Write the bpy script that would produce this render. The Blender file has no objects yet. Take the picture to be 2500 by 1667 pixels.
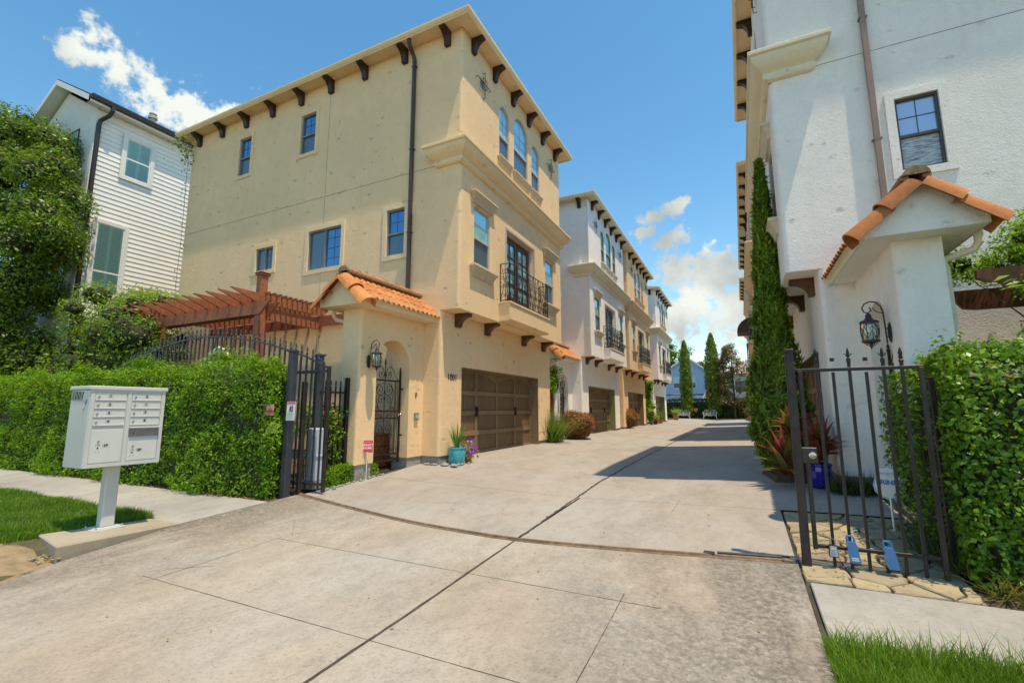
import bpy, math, random
import numpy as np
from mathutils import Matrix, Vector
random.seed(7); rng = np.random.default_rng(7)
SC = bpy.context.scene; COL = SC.collection
R = math.radians
# ------------------------------------------------------------------ camera
cam = bpy.data.objects.new('camera', bpy.data.cameras.new('camera')); COL.objects.link(cam)
YAW, PITCH, ROLL = R(26.0), R(8.25), R(-0.13)
_f = Vector((-math.sin(YAW)*math.cos(PITCH), math.cos(YAW)*math.cos(PITCH), math.sin(PITCH)))
_r = Vector((math.cos(YAW), math.sin(YAW), 0)); _u = _r.cross(_f)
_r2 = _r*math.cos(ROLL)+_u*math.sin(ROLL); _u2 = _u*math.cos(ROLL)-_r*math.sin(ROLL)
cam.matrix_world = Matrix(((_r2.x, _u2.x, -_f.x, 0), (_r2.y, _u2.y, -_f.y, 0), (_r2.z, _u2.z, -_f.z, 1.09), (0, 0, 0, 1)))
cam.data.sensor_width = 36; cam.data.lens = 16.4; cam.data.clip_start = .05; cam.data.clip_end = 3000
SC.camera = cam
# ------------------------------------------------------------------ sun + sky
SUN = Vector((1/3.35, -0.095, 1)).normalized()
sl = bpy.data.lights.new('sun', 'SUN'); sl.energy = 2.0; sl.angle = R(.53); sl.color = (1, .995, .98)
so = bpy.data.objects.new('sun', sl); COL.objects.link(so)
so.rotation_euler = SUN.to_track_quat('Z', 'Y').to_euler(); so.location = (20, -10, 60)
w = bpy.data.worlds.new('World'); SC.world = w; w.use_nodes = True
N = w.node_tree.nodes; L = w.node_tree.links; N.clear()
def wn(t, **k):
    n = N.new(t)
    for a, b in k.items(): setattr(n, a, b)
    return n
def wmath(op, a, b=None, c=None, clamp=False):
    n = wn('ShaderNodeMath', operation=op); n.use_clamp = clamp
    for i, v in enumerate((a, b, c)):
        if v is None: continue
        if hasattr(v, 'links'): L.new(v, n.inputs[i])
        else: n.inputs[i].default_value = v
    return n.outputs[0]
def wvec(op, a, b=None):
    n = wn('ShaderNodeVectorMath', operation=op)
    for i, v in enumerate((a, b)):
        if v is None: continue
        if hasattr(v, 'links'): L.new(v, n.inputs[i])
        else: n.inputs[i].default_value = v
    return n
sky = wn('ShaderNodeTexSky', sky_type='NISHITA'); sky.sun_disc = False
sky.sun_elevation = math.asin(SUN.z); sky.sun_rotation = math.atan2(SUN.x, SUN.y)
sky.altitude = 0; sky.air_density = 1.0; sky.dust_density = .25; sky.ozone_density = 3.2
hs = wn('ShaderNodeHueSaturation'); hs.inputs['Hue'].default_value = .497; hs.inputs['Saturation'].default_value = 1.32; hs.inputs['Value'].default_value = .9
L.new(sky.outputs[0], hs.inputs['Color'])
tc = wn('ShaderNodeTexCoord'); DIR = wvec('NORMALIZE', tc.outputs['Generated']).outputs[0]
def pix(x, y):   # a direction in the world (used to place the cloud banks of the sky)
    d = _r2*(x-1250) - _u2*(y-833.5) + _f*1139.2
    return d.normalized()
BLOBS = [  # centre pixel, half sizes in degrees, tilt
    ((205, 128), (2.7, 1.8), -10), ((285, 165), (3.6, 2.3), -30), ((380, 218), (4.4, 2.5), -30), ((465, 262), (3.8, 2.0), -25), ((565, 275), (2.0, 1.2), 0),
    ((1730, 690), (6.2, 4.6), 0), ((1640, 665), (3.6, 3.4), 0), ((1760, 660), (4, 3.0), 0), ((1690, 760), (6, 3.6), 0), ((1640, 780), (5, 3), 0), ((1800, 760), (6, 5), 0),
    ((1600, 530), (3.2, 1.1), 5), ((1650, 505), (2.4, 1.2), 25), ((1635, 590), (3.0, 1.5), 25), ((1570, 568), (2.0, 1.0), 15)]
mask = None
wn_noise = wn('ShaderNodeTexNoise'); wn_noise.inputs['Scale'].default_value = 13; wn_noise.inputs['Detail'].default_value = 9; wn_noise.inputs['Roughness'].default_value = .62
L.new(DIR, wn_noise.inputs['Vector'])
for (px, hf, tilt) in BLOBS:
    c = pix(*px); a = Vector((0, 0, 1)).cross(c).normalized()*-1; b = c.cross(a)*-1
    ca, sa = math.cos(R(tilt)), math.sin(R(tilt)); a, b = a*ca+b*sa, b*ca-a*sa
    dv = wvec('SUBTRACT', DIR, tuple(c)).outputs[0]
    x = wvec('DOT_PRODUCT', dv, tuple(a/math.radians(hf[0]))).outputs['Value']; y = wvec('DOT_PRODUCT', dv, tuple(b/math.radians(hf[1]))).outputs['Value']
    z = wvec('DOT_PRODUCT', dv, tuple(c/.12)).outputs['Value']
    cb = wn('ShaderNodeCombineXYZ'); L.new(x, cb.inputs[0]); L.new(y, cb.inputs[1]); L.new(z, cb.inputs[2])
    v = wmath('SUBTRACT', 1, wvec('LENGTH', cb.outputs[0]).outputs['Value'])
    mask = v if mask is None else wmath('MAXIMUM', mask, v)
# scattered fair-weather cloud over the rest of the sky
big = wn('ShaderNodeTexNoise'); big.inputs['Scale'].default_value = 2.6; big.inputs['Detail'].default_value = 3
L.new(wvec('ADD', DIR, (1.3, 5.4, 2.7)).outputs[0], big.inputs['Vector'])
gen = wmath('MULTIPLY', wmath('SUBTRACT', big.outputs[0], .76), 5.0)
mask = wmath('MAXIMUM', wmath('MAXIMUM', mask, -1.0), wmath('MINIMUM', gen, .6))
n2 = wn('ShaderNodeTexNoise'); n2.inputs['Scale'].default_value = 44; n2.inputs['Detail'].default_value = 6; n2.inputs['Roughness'].default_value = .6; L.new(DIR, n2.inputs['Vector'])
nz = wmath('ADD', wmath('MULTIPLY', wmath('SUBTRACT', wn_noise.outputs[0], .5), 1.9), wmath('MULTIPLY', wmath('SUBTRACT', n2.outputs[0], .5), 2.2))
dens = wmath('ADD', mask, nz)
mr = wn('ShaderNodeMapRange', interpolation_type='SMOOTHERSTEP'); L.new(dens, mr.inputs[0]); mr.inputs[1].default_value = .02; mr.inputs[2].default_value = .72
sh = wn('ShaderNodeTexNoise'); sh.inputs['Scale'].default_value = 7; sh.inputs['Detail'].default_value = 8
L.new(wvec('ADD', DIR, (0, 0, .035)).outputs[0], sh.inputs['Vector'])
cr = wn('ShaderNodeValToRGB'); L.new(sh.outputs[0], cr.inputs[0])
cr.color_ramp.elements[0].position = .34; cr.color_ramp.elements[0].color = (1.25, 1.7, 2.3, 1)
cr.color_ramp.elements[1].position = .60; cr.color_ramp.elements[1].color = (2.35, 3.0, 3.8, 1)
mx = wn('ShaderNodeMix', data_type='RGBA'); L.new(mr.outputs[0], mx.inputs[0]); L.new(hs.outputs[0], mx.inputs[6]); L.new(cr.outputs[0], mx.inputs[7])
bg = wn('ShaderNodeBackground'); bg.inputs['Strength'].default_value = .15; L.new(mx.outputs[2], bg.inputs['Color'])
L.new(bg.outputs[0], wn('ShaderNodeOutputWorld').inputs[0])
SC.view_settings.view_transform = 'Standard'; SC.view_settings.look = 'None'; SC.view_settings.gamma = 1; SC.view_settings.exposure = 1.12
SC.view_settings.use_curve_mapping = False
SC.view_settings.use_white_balance = True; SC.view_settings.white_balance_temperature = 9800; SC.view_settings.white_balance_tint = 10
SC.render.engine = 'CYCLES'; SC.render.resolution_x = 1024; SC.render.resolution_y = 682
SC.cycles.max_bounces = 6; SC.cycles.transparent_max_bounces = 12

# ------------------------------------------------------------------ materials
class MT:
    """small node-tree writer"""
    def __init__(s, name):
        s.m = bpy.data.materials.new(name); s.m.use_nodes = True; s.t = s.m.node_tree
        s.n = s.t.nodes; s.l = s.t.links; s.b = s.n['Principled BSDF']; s.out = s.n['Material Output']
        s.geo = s.n.new('ShaderNodeNewGeometry'); s.pos = s.geo.outputs['Position']
    def put(s, sock, v):
        if hasattr(v, 'links'): s.l.new(v, sock)
        else: sock.default_value = v
    def noise(s, scale, detail=4, rough=.55, vec=None, off=(0, 0, 0), stretch=(1, 1, 1)):
        n = s.n.new('ShaderNodeTexNoise'); n.inputs['Scale'].default_value = scale; n.inputs['Detail'].default_value = detail; n.inputs['Roughness'].default_value = rough
        mp = s.n.new('ShaderNodeMapping'); mp.inputs['Location'].default_value = off; mp.inputs['Scale'].default_value = stretch
        s.l.new(vec or s.pos, mp.inputs[0]); s.l.new(mp.outputs[0], n.inputs['Vector']); return n.outputs[0]
    def ramp(s, f, stops):
        n = s.n.new('ShaderNodeValToRGB'); s.l.new(f, n.inputs[0]); e = n.color_ramp.elements
        while len(e) < len(stops): e.new(.5)
        for k, (p, c) in enumerate(stops):
            e[k].position = p; e[k].color = (*c, 1) if hasattr(c, '__len__') else (c, c, c, 1)
        return n.outputs[0]
    def math(s, op, a, b=0., clamp=False):
        n = s.n.new('ShaderNodeMath'); n.operation = op; n.use_clamp = clamp; s.put(n.inputs[0], a); s.put(n.inputs[1], b); return n.outputs[0]
    def mix(s, f, a, b, mode='MIX'):
        n = s.n.new('ShaderNodeMix'); n.data_type = 'RGBA'; n.blend_type = mode
        s.put(n.inputs[0], f); s.put(n.inputs[6], a if hasattr(a, 'links') else (*a, 1)); s.put(n.inputs[7], b if hasattr(b, 'links') else (*b, 1)); return n.outputs[2]
    def voro(s, scale, feature='F1', off=(0, 0, 0), stretch=(1, 1, 1), rand=1.):
        n = s.n.new('ShaderNodeTexVoronoi'); n.feature = feature; n.inputs['Scale'].default_value = scale; n.inputs['Randomness'].default_value = rand
        mp = s.n.new('ShaderNodeMapping'); mp.inputs['Location'].default_value = off; mp.inputs['Scale'].default_value = stretch
        s.l.new(s.pos, mp.inputs[0]); s.l.new(mp.outputs[0], n.inputs['Vector']); return n.outputs[0]
    def col(s, v): s.put(s.b.inputs['Base Color'], v if hasattr(v, 'links') else (*v, 1))
    def set(s, **k):
        for a, v in k.items(): s.put(s.b.inputs[a.replace('_', ' ')], v)
    def bump(s, h, strength=.3, dist=.01):
        n = s.n.new('ShaderNodeBump'); n.inputs['Strength'].default_value = strength; n.inputs['Distance'].default_value = dist
        s.l.new(h, n.inputs['Height']); s.l.new(n.outputs[0], s.b.inputs['Normal'])
def mulc(c, k): return tuple(x*k for x in c)
def pmat(name, c, rough=.6, var=.12, scale=4, bump=0., bscale=80, metal=0., spec=.5, grain=None):
    t = MT(name); f = t.noise(scale, 6, .6)
    t.col(t.ramp(f, [(.3, mulc(c, 1-var)), (.7, mulc(c, 1+var))]))
    t.set(Roughness=rough, Metallic=metal, Specular_IOR_Level=spec)
    if bump: t.bump(t.noise(bscale, 3), bump, .004)
    return t.m
def stucco(name, c, stain, dent=.22, fine=.45):
    t = MT(name)
    big = t.noise(.45, 6, .6); mid = t.noise(3.2, 5, .65, off=(4, 1, 2)); strk = t.noise(1.6, 5, .6, stretch=(2.2, 2.2, .22))
    base = t.ramp(big, [(.3, mulc(c, .93)), (.7, mulc(c, 1.05))])
    base = t.mix(t.ramp(mid, [(.45, 0.), (.8, .5)]), base, mulc(c, .84))
    base = t.mix(t.ramp(t.noise(17, 6, .75, off=(3, 8, 1)), [(.48, 0.), (.75, .45)]), base, mulc(c, .80))
    base = t.mix(t.ramp(strk, [(.55, 0.), (.8, .35)]), base, stain)
    # trowel knocks: sparse torn dimples
    v = t.voro(2.1, off=(.3, .1, .2), stretch=(1, 1, 1.5)); n1 = t.noise(26, 3, .7)
    spot = t.ramp(v, [(.06, 1.), (.17, 0.)]); cut = t.ramp(n1, [(.47, 0.), (.53, 1.)])
    knock = t.math('MULTIPLY', spot, cut)
    v2 = t.voro(3.3, off=(7.3, 3.1, 1.2)); knock2 = t.math('MULTIPLY', t.ramp(v2, [(.05, .8), (.13, 0.)]), cut)
    knock = t.math('MAXIMUM', knock, knock2)
    base = t.mix(t.math('MULTIPLY', knock, dent), base, mulc(c, .5))  # shade of the dimples painted into the colour, besides the bump
    t.col(base); t.set(Roughness=.9, Specular_IOR_Level=.2)
    h = t.math('ADD', t.math('MULTIPLY', t.noise(90, 4, .7), fine), t.math('MULTIPLY', knock, -1.7))
    h = t.math('ADD', h, t.math('MULTIPLY', t.noise(9, 3), .6)); h = t.math('ADD', h, t.math('MULTIPLY', t.noise(38, 3, .7, off=(2, 2, 2)), fine*1.3))

    t.bump(h, .75, .014); return t.m
def concrete(name, c, dark, amt, brown, speck=.25, offs=(0, 0, 0), streak=(1, .45, 1), edge=False):
    t = MT(name)
    a = t.noise(.55, 7, .68, off=offs, stretch=streak); b = t.noise(2.1, 8, .7, off=(5, 2, 1), stretch=streak); f = t.noise(38, 6, .75); g = t.noise(150, 3, .7)
    base = t.ramp(t.noise(.9, 5, off=(9, 9, 9)), [(.33, c), (.68, brown)])
    base = t.mix(t.math('MULTIPLY', t.ramp(a, [(.44, 0.), (.72, 1.)]), amt), base, dark)
    m2 = t.math('MULTIPLY', t.ramp(b, [(.5, 0.), (.72, 1.)]), t.ramp(f, [(.36, .15), (.62, 1.)]))
    base = t.mix(t.math('MULTIPLY', m2, amt*1.1), base, mulc(dark, .62))
    base = t.mix(t.math('MULTIPLY', t.ramp(f, [(.52, 0.), (.72, 1.)]), speck), base, mulc(dark, .7))
    base = t.mix(t.math('MULTIPLY', t.ramp(g, [(.56, 0.), (.7, 1.)]), speck), base, mulc(c, 1.25))
    mm = t.math('MULTIPLY', t.ramp(t.noise(6.5, 8, .78, off=(6, 1, 3), stretch=(1, .7, 1)), [(.47, 0.), (.63, 1.)]), amt*.55); base = t.mix(mm, base, mulc(dark, 1.05))
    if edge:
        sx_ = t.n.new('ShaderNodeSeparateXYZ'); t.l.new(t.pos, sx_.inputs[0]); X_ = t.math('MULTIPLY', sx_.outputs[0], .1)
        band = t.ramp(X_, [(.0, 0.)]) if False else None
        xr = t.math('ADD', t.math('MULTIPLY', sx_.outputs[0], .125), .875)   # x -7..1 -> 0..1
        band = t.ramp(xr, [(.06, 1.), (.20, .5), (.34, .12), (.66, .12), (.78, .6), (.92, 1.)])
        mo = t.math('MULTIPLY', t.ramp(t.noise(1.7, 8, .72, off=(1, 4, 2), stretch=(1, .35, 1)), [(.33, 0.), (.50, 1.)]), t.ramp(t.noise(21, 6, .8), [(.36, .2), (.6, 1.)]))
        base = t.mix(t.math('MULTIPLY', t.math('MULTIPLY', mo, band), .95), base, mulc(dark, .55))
    pit = t.math('MULTIPLY', t.ramp(t.voro(14, off=offs), [(.05, 1.), (.11, 0.)]), t.ramp(t.noise(3, 2), [(.5, 0.), (.62, .8)]))
    base = t.mix(pit, base, mulc(dark, .35))
    t.col(base); t.set(Roughness=.85, Specular_IOR_Level=.25)
    t.bump(t.math('ADD', t.math('MULTIPLY', f, .6), g), .28, .004); return t.m
def leafmat(name, cols, trans=.28, rough=.42, spec=.4):
    t = MT(name); f = t.geo.outputs['Random Per Island']
    n = len(cols); c = t.ramp(f, [((k+.5)/n, cc) for k, cc in enumerate(cols)])
    c = t.mix(.35, c, t.ramp(t.noise(1.6, 3), [(.35, cols[0]), (.65, cols[-1])]))
    t.col(c); t.set(Roughness=rough, Specular_IOR_Level=spec)
    tr = t.n.new('ShaderNodeBsdfTranslucent'); hsn = t.n.new('ShaderNodeHueSaturation'); hsn.inputs['Value'].default_value = 1.7; hsn.inputs['Hue'].default_value = .485
    t.l.new(c, hsn.inputs['Color']); t.l.new(hsn.outputs[0], tr.inputs[0])
    ms = t.n.new('ShaderNodeMixShader'); ms.inputs[0].default_value = trans
    t.l.new(t.b.outputs[0], ms.inputs[1]); t.l.new(tr.outputs[0], ms.inputs[2]); t.l.new(ms.outputs[0], t.out.inputs[0]); return t.m
def woodmat(name, c, c2, stretch, rough=.65, amt=1.):
    t = MT(name); g = t.noise(14, 6, .65, stretch=stretch); h = t.noise(1.5, 4, off=(3, 3, 3))
    b = t.ramp(g, [(.3, c2), (.65, c)]); b = t.mix(t.ramp(h, [(.45, 0.), (.75, .5*amt)]), b, mulc(c2, .6))
    t.col(b); t.set(Roughness=rough, Specular_IOR_Level=.3); t.bump(g, .3, .004); return t.m
def glassmat(name, tint, ior=1.9, rough=.015, metal=.35):
    t = MT(name); t.col(tint); t.set(Roughness=rough, IOR=ior, Metallic=metal); 
    t.bump(t.noise(1.3, 2), .05, .02); return t.m
def clearglass(name, tint=(.75, .9, .88), refl=.18):
    t = MT(name); tr = t.n.new('ShaderNodeBsdfTransparent'); tr.inputs[0].default_value = (*tint, 1)
    gl = t.n.new('ShaderNodeBsdfGlossy'); gl.inputs['Roughness'].default_value = .02
    fr = t.n.new('ShaderNodeFresnel'); fr.inputs[0].default_value = 1.5
    ms = t.n.new('ShaderNodeMixShader'); t.l.new(t.math('ADD', fr.outputs[0], refl, True), ms.inputs[0])
    t.l.new(tr.outputs[0], ms.inputs[1]); t.l.new(gl.outputs[0], ms.inputs[2]); t.l.new(ms.outputs[0], t.out.inputs[0]); return t.m
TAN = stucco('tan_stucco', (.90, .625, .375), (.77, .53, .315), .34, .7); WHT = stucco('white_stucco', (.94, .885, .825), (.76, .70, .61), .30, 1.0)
CREAM = stucco('cream_trim', (.86, .64, .395), (.7, .52, .33), .0, .2); IVORY = stucco('ivory_trim', (.78, .70, .53), (.6, .53, .4), 0., .2)
TRIMT = stucco('taupe_trim', (.60, .47, .33), (.5, .4, .29), 0., .3); SILLW = stucco('greige_trim', (.66, .58, .47), (.55, .49, .4), 0., .3)
BRK = woodmat('dark_bracket', (.06, .026, .014), (.035, .016, .010), (1, 1, 1), .4); BRK2 = woodmat('umber_bracket', (.13, .055, .022), (.075, .03, .012), (1, 1, 1), .45)
FND = concrete('foundation_concrete', (.36, .34, .31), (.13, .12, .11), .7, (.30, .28, .25))
DRV = concrete('driveway_concrete', (.375, .35, .32), (.235, .205, .175), .6, (.375, .325, .275), .4)
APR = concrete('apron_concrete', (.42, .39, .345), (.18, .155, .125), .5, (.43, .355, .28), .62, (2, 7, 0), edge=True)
WLK = concrete('sidewalk_concrete', (.36, .345, .315), (.19, .18, .155), .55, (.43, .40, .35), .3, (8, 1, 0))
PADC = concrete('pad_concrete', (.43, .385, .31), (.22, .19, .14), .4, (.40, .325, .23), .35)
JNT = pmat('joint_dirt', (.055, .047, .035), .95, .5, 9, .5, 60)
IRON = pmat('black_iron', (.018, .017, .018), .42, .3, 20, .25, 120, .3); RIRON = pmat('weathered_iron', (.035, .026, .024), .55, .5, 8, .35, 90, .3)
GRIRON = pmat('slate_iron', (.055, .058, .075), .5, .25, 6, .2, 90, .3); SCRL = pmat('bronze_iron', (.035, .022, .014), .5, .35, 14, .2, 100, .4)
RUST = woodmat('rusty_rail', (.27, .18, .11), (.12, .075, .045), (1, 1, 1), .6)
GLS = glassmat('painted_sky_glass', (.30, .72, .84), 1.6, .015, .35); GLD = glassmat('screen_glass', (.12, .19, .22), 1.5, .22, .5); GLB = glassmat('blue_glass', (.055, .26, .44), 1.6, .02, .8)  # GLS: teal base colour stands in for the reflected sky
GLW = glassmat('pale_blind_glass', (.50, .53, .62), 1.5, .05, .6); GLX = MT('silvery_screen'); GLX.col(GLX.ramp(GLX.noise(9, 6, .7, stretch=(1, 1, 7)), [(.35, (.10, .12, .13)), (.62, (.55, .58, .60))])); GLX.set(Roughness=.45, Metallic=.2); GLX = GLX.m
CLG = clearglass('clear_glass', (.82, .95, .94), .03); FRM = pmat('bronze_frame', (.20, .215, .235), .5, .1); FRW = pmat('white_frame', (.72, .72, .70), .45, .05); FRG = pmat('taupe_frame', (.46, .41, .38), .5, .1)
FRD = pmat('charcoal_frame', (.05, .055, .06), .45, .1)
TILE = woodmat('terracotta_tile', (.66, .25, .085), (.50, .17, .055), (1, 1, 1), .75); TILO = woodmat('old_terracotta', (.50, .175, .06), (.36, .12, .042), (1, 1, 1), .8)
def vary(mat, lo=.72, hi=1.15):
    nt = mat.node_tree; b = nt.nodes['Principled BSDF']; src = b.inputs['Base Color'].links[0].from_socket; oi_ = nt.nodes.new('ShaderNodeObjectInfo'); mr_ = nt.nodes.new('ShaderNodeMapRange'); mr_.inputs[3].default_value = lo; mr_.inputs[4].default_value = hi; nt.links.new(oi_.outputs['Random'], mr_.inputs[0])
    h_ = nt.nodes.new('ShaderNodeHueSaturation'); nt.links.new(mr_.outputs[0], h_.inputs['Value']); nt.links.new(src, h_.inputs['Color']); nt.links.new(h_.outputs[0], b.inputs['Base Color'])
vary(TILE); vary(TILO)
MORT = pmat('tile_mortar', (.30, .17, .10), .95, .5, 22, .8, 50)
GDW = woodmat('garage_wood', (.22, .135, .072), (.13, .078, .043), (1.5, 9, .35), .6); GDR = woodmat('garage_rail_wood', (.30, .195, .115), (.18, .115, .068), (1.5, 1, 6), .6)
DOORW = woodmat('mahogany', (.12, .045, .025), (.055, .02, .012), (4, 4, .5), .35)
CEDAR = woodmat('cedar_stain', (.46, .15, .075), (.28, .085, .045), (1, 1, 1), .6)
WHP = pmat('white_paint', (.76, .76, .73), .5, .05, 2); SID = pmat('white_siding', (.78, .77, .72), .6, .04, 1.5, .1, 40); SMW = stucco('smooth_white', (.74, .74, .70), (.62, .62, .58), 0., .15)
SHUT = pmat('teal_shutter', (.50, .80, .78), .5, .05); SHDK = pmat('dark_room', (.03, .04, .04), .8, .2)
GUT = pmat('dark_gutter', (.035, .026, .024), .45, .15); DSP = pmat('brown_downspout', (.065, .038, .036), .45, .15); DSR = pmat('tan_downspout', (.30, .19, .145), .5, .12, 3)
SHGL = woodmat('brown_shingles', (.20, .115, .085), (.11, .065, .05), (3, 3, 3), .9); SHGD = pmat('dark_shingles', (.05, .045, .045), .9, .4, 10, .4, 40)
BLUS = MT('blue_siding'); _w = BLUS.n.new('ShaderNodeTexWave'); _w.bands_direction = 'Z'; _w.inputs['Scale'].default_value = 1.55; BLUS.l.new(BLUS.pos, _w.inputs[0])
BLUS.col(BLUS.ramp(BLUS.noise(.5, 3), [(.3, (.38, .56, .76)), (.7, (.43, .61, .80))])); BLUS.set(Roughness=.6); BLUS.bump(_w.outputs[1], .5, .03); BLUS = BLUS.m
BEIS = pmat('beige_siding', (.50, .46, .38), .7, .06)
MBX = pmat('mailbox_grey', (.52, .54, .52), .42, .04, 3, .06, 60); MBD = pmat('mailbox_door', (.56, .58, .555), .42, .04, 4, .05, 60); MBG = pmat('bare_metal', (.30, .31, .31), .38, .12, 14, 0, 1, .7)
CHR = pmat('chrome', (.55, .54, .52), .22, .1, 30, 0, 1, 1.); BLK = pmat('black_ink', (.012, .012, .012), .6, 0); DOT = pmat('brown_ink', (.055, .04, .025), .7, .1)
TAPE = pmat('grey_tape', (.33, .33, .26), .6, .1); LBL = pmat('label_grey', (.42, .44, .44), .5, .08, 30)
REDP = pmat('red_print', (.66, .05, .07), .5, .08); PAPR = pmat('white_print', (.78, .78, .76), .5, .03); PNK = pmat('faded_red_print', (.72, .30, .30), .55, .1); BLUP = pmat('blue_print', (.03, .17, .55), .5, .05)
LKB = pmat('blue_plastic', (.03, .20, .44), .3, .08, 9); LKG = pmat('grey_plastic', (.42, .45, .48), .35, .06); LKK = pmat('black_rubber', (.02, .021, .023), .5, .1)
TEAL = pmat('teal_glaze', (.015, .36, .44), .12, .2, 9); COBA = pmat('cobalt_glaze', (.010, .014, .27), .1, .3, 9); TERR = pmat('terracotta_pot', (.46, .17, .07), .75, .25, 8, .2, 40); ORNG = woodmat('orange_planter', (.52, .17, .05), (.33, .09, .025), (1, 1, 6), .6)
WCI = pmat('white_cast_iron', (.70, .66, .58), .5, .15, 12); GRYB = pmat('pale_box', (.42, .50, .58), .45, .05)
SOIL = pmat('mulch_soil', (.085, .055, .032), .95, .5, 18, 1., 45); DIRT = pmat('sandy_dirt', (.27, .195, .11), .95, .3, 8, .8, 40); LAWNB = pmat('lawn_soil', (.085, .075, .035), .95, .4, 12, .6, 40)
TERN = pmat('ground_mix', (.17, .16, .09), .95, .4, .5, .5, 10); ROADM = pmat('asphalt', (.05, .05, .05), .9, .2, 6, .5, 80)
STN = MT('flagstone'); _c = STN.ramp(STN.geo.outputs['Random Per Island'], [(.1, (.36, .27, .15)), (.5, (.44, .34, .19)), (.9, (.30, .235, .145))]); _ob = STN.n.new('ShaderNodeObjectInfo')
_c2 = STN.ramp(_ob.outputs['Random'], [(.1, (.36, .29, .18)), (.5, (.41, .33, .20)), (.9, (.27, .22, .16))])
STN.col(STN.mix(STN.ramp(STN.noise(7, 6, .7), [(.45, 0.), (.75, .6)]), _c2, (.19, .135, .075))); STN.set(Roughness=.85); STN.bump(STN.noise(24, 5), .5, .01); STN = STN.m
PEB = MT('river_pebbles'); PEB.col(PEB.ramp(PEB.geo.outputs['Random Per Island'], [(.1, (.20, .25, .26)), (.5, (.32, .32, .30)), (.9, (.13, .17, .18))])); PEB.set(Roughness=.6); PEB = PEB.m
BARK = woodmat('bark', (.13, .095, .065), (.06, .045, .03), (2, 2, .5), .95); TWIG = pmat('twig_core', (.030, .034, .012), 1., .6, 14, 1., 30)
F_HEDL = leafmat('hedge_leaf', [(.04, .135, .008), (.085, .245, .012), (.15, .36, .018), (.28, .49, .03)], .4, .5, .3)
F_HEDR = leafmat('gloss_leaf', [(.035, .115, .010), (.06, .18, .014), (.10, .255, .018), (.20, .36, .025)], .3, .38, .35)
F_TREE = leafmat('tree_leaf', [(.03, .085, .008), (.06, .15, .012), (.11, .23, .016), (.19, .32, .025)], .33)
F_VINE = leafmat('vine_leaf', [(.09, .20, .02), (.14, .27, .025), (.20, .33, .03), (.28, .40, .05)], .35)
F_CYP = leafmat('cypress_leaf', [(.04, .105, .010), (.08, .18, .014), (.15, .27, .018), (.27, .37, .03)], .3, .6)
F_CYD = leafmat('cypress_dry', [(.10, .07, .02), (.16, .10, .03), (.08, .09, .02)], .1, .7)
F_MAG = leafmat('magnolia_leaf', [(.035, .09, .015), (.06, .12, .02), (.20, .085, .02), (.28, .12, .025)], .1, .35)
F_RED = leafmat('barberry_leaf', [(.09, .15, .02), (.40, .06, .03), (.20, .16, .03), (.48, .11, .05)], .25)
F_GRS = leafmat('lawn_blade', [(.04, .13, .008), (.075, .20, .010), (.12, .28, .014), (.22, .36, .04)], .35, .5)
F_ORN = leafmat('strap_leaf', [(.06, .14, .02), (.10, .20, .03), (.17, .27, .05)], .3, .4)
F_AGV = leafmat('agave_leaf', [(.07, .19, .03), (.11, .26, .05), (.16, .33, .08)], .3, .4)
F_COR = leafmat('cordyline_leaf', [(.34, .03, .04), (.10, .08, .025), (.46, .06, .05), (.09, .17, .03)], .35, .35)
F_FERN = leafmat('fern_leaf', [(.20, .30, .03), (.28, .40, .05), (.14, .25, .02)], .35)
F_PUR = leafmat('petunia', [(.30, .03, .38), (.45, .08, .50)], .4); F_PIN = leafmat('rose', [(.70, .05, .16), (.8, .1, .2)], .3)
F_DARK = leafmat('dark_hedge_leaf', [(.018, .05, .010), (.03, .08, .012), (.05, .11, .016)], .2)
F_DRY = leafmat('dry_leaf', [(.30, .16, .05), (.40, .24, .08), (.20, .10, .03)], .1, .8)

# ------------------------------------------------------------------ geometry helpers
WL = {}
def thing(name, label, cat, loc=(0, 0, 0), group=None):
    o = bpy.data.objects.new(name, None); COL.objects.link(o); o.location = loc; o.empty_display_size = .1
    o['label'] = label; o['category'] = cat
    if group: o['group'] = group
    WL[o] = Vector(loc); return o
def tag(o, label, cat, group=None):
    o['label'] = label; o['category'] = cat
    if group: o['group'] = group
    return o
def stuff(o): o['kind'] = 'stuff'; return o
def struct(o): o['kind'] = 'structure'; return o
def link(name, me, mat, parent=None, origin=None):
    if mat is not None and not me.materials: me.materials.append(mat)
    o = bpy.data.objects.new(name, me); COL.objects.link(o)
    if parent is not None:
        o.parent = parent; WL[o] = WL[parent]
    else: WL[o] = Vector(origin or (0, 0, 0)); o.location = WL[o]
    return o
def weld(me):
    import bmesh
    bm = bmesh.new(); bm.from_mesh(me); bmesh.ops.remove_doubles(bm, verts=bm.verts, dist=2e-5); bmesh.ops.recalc_face_normals(bm, faces=bm.faces); bm.to_mesh(me); bm.free()
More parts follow.
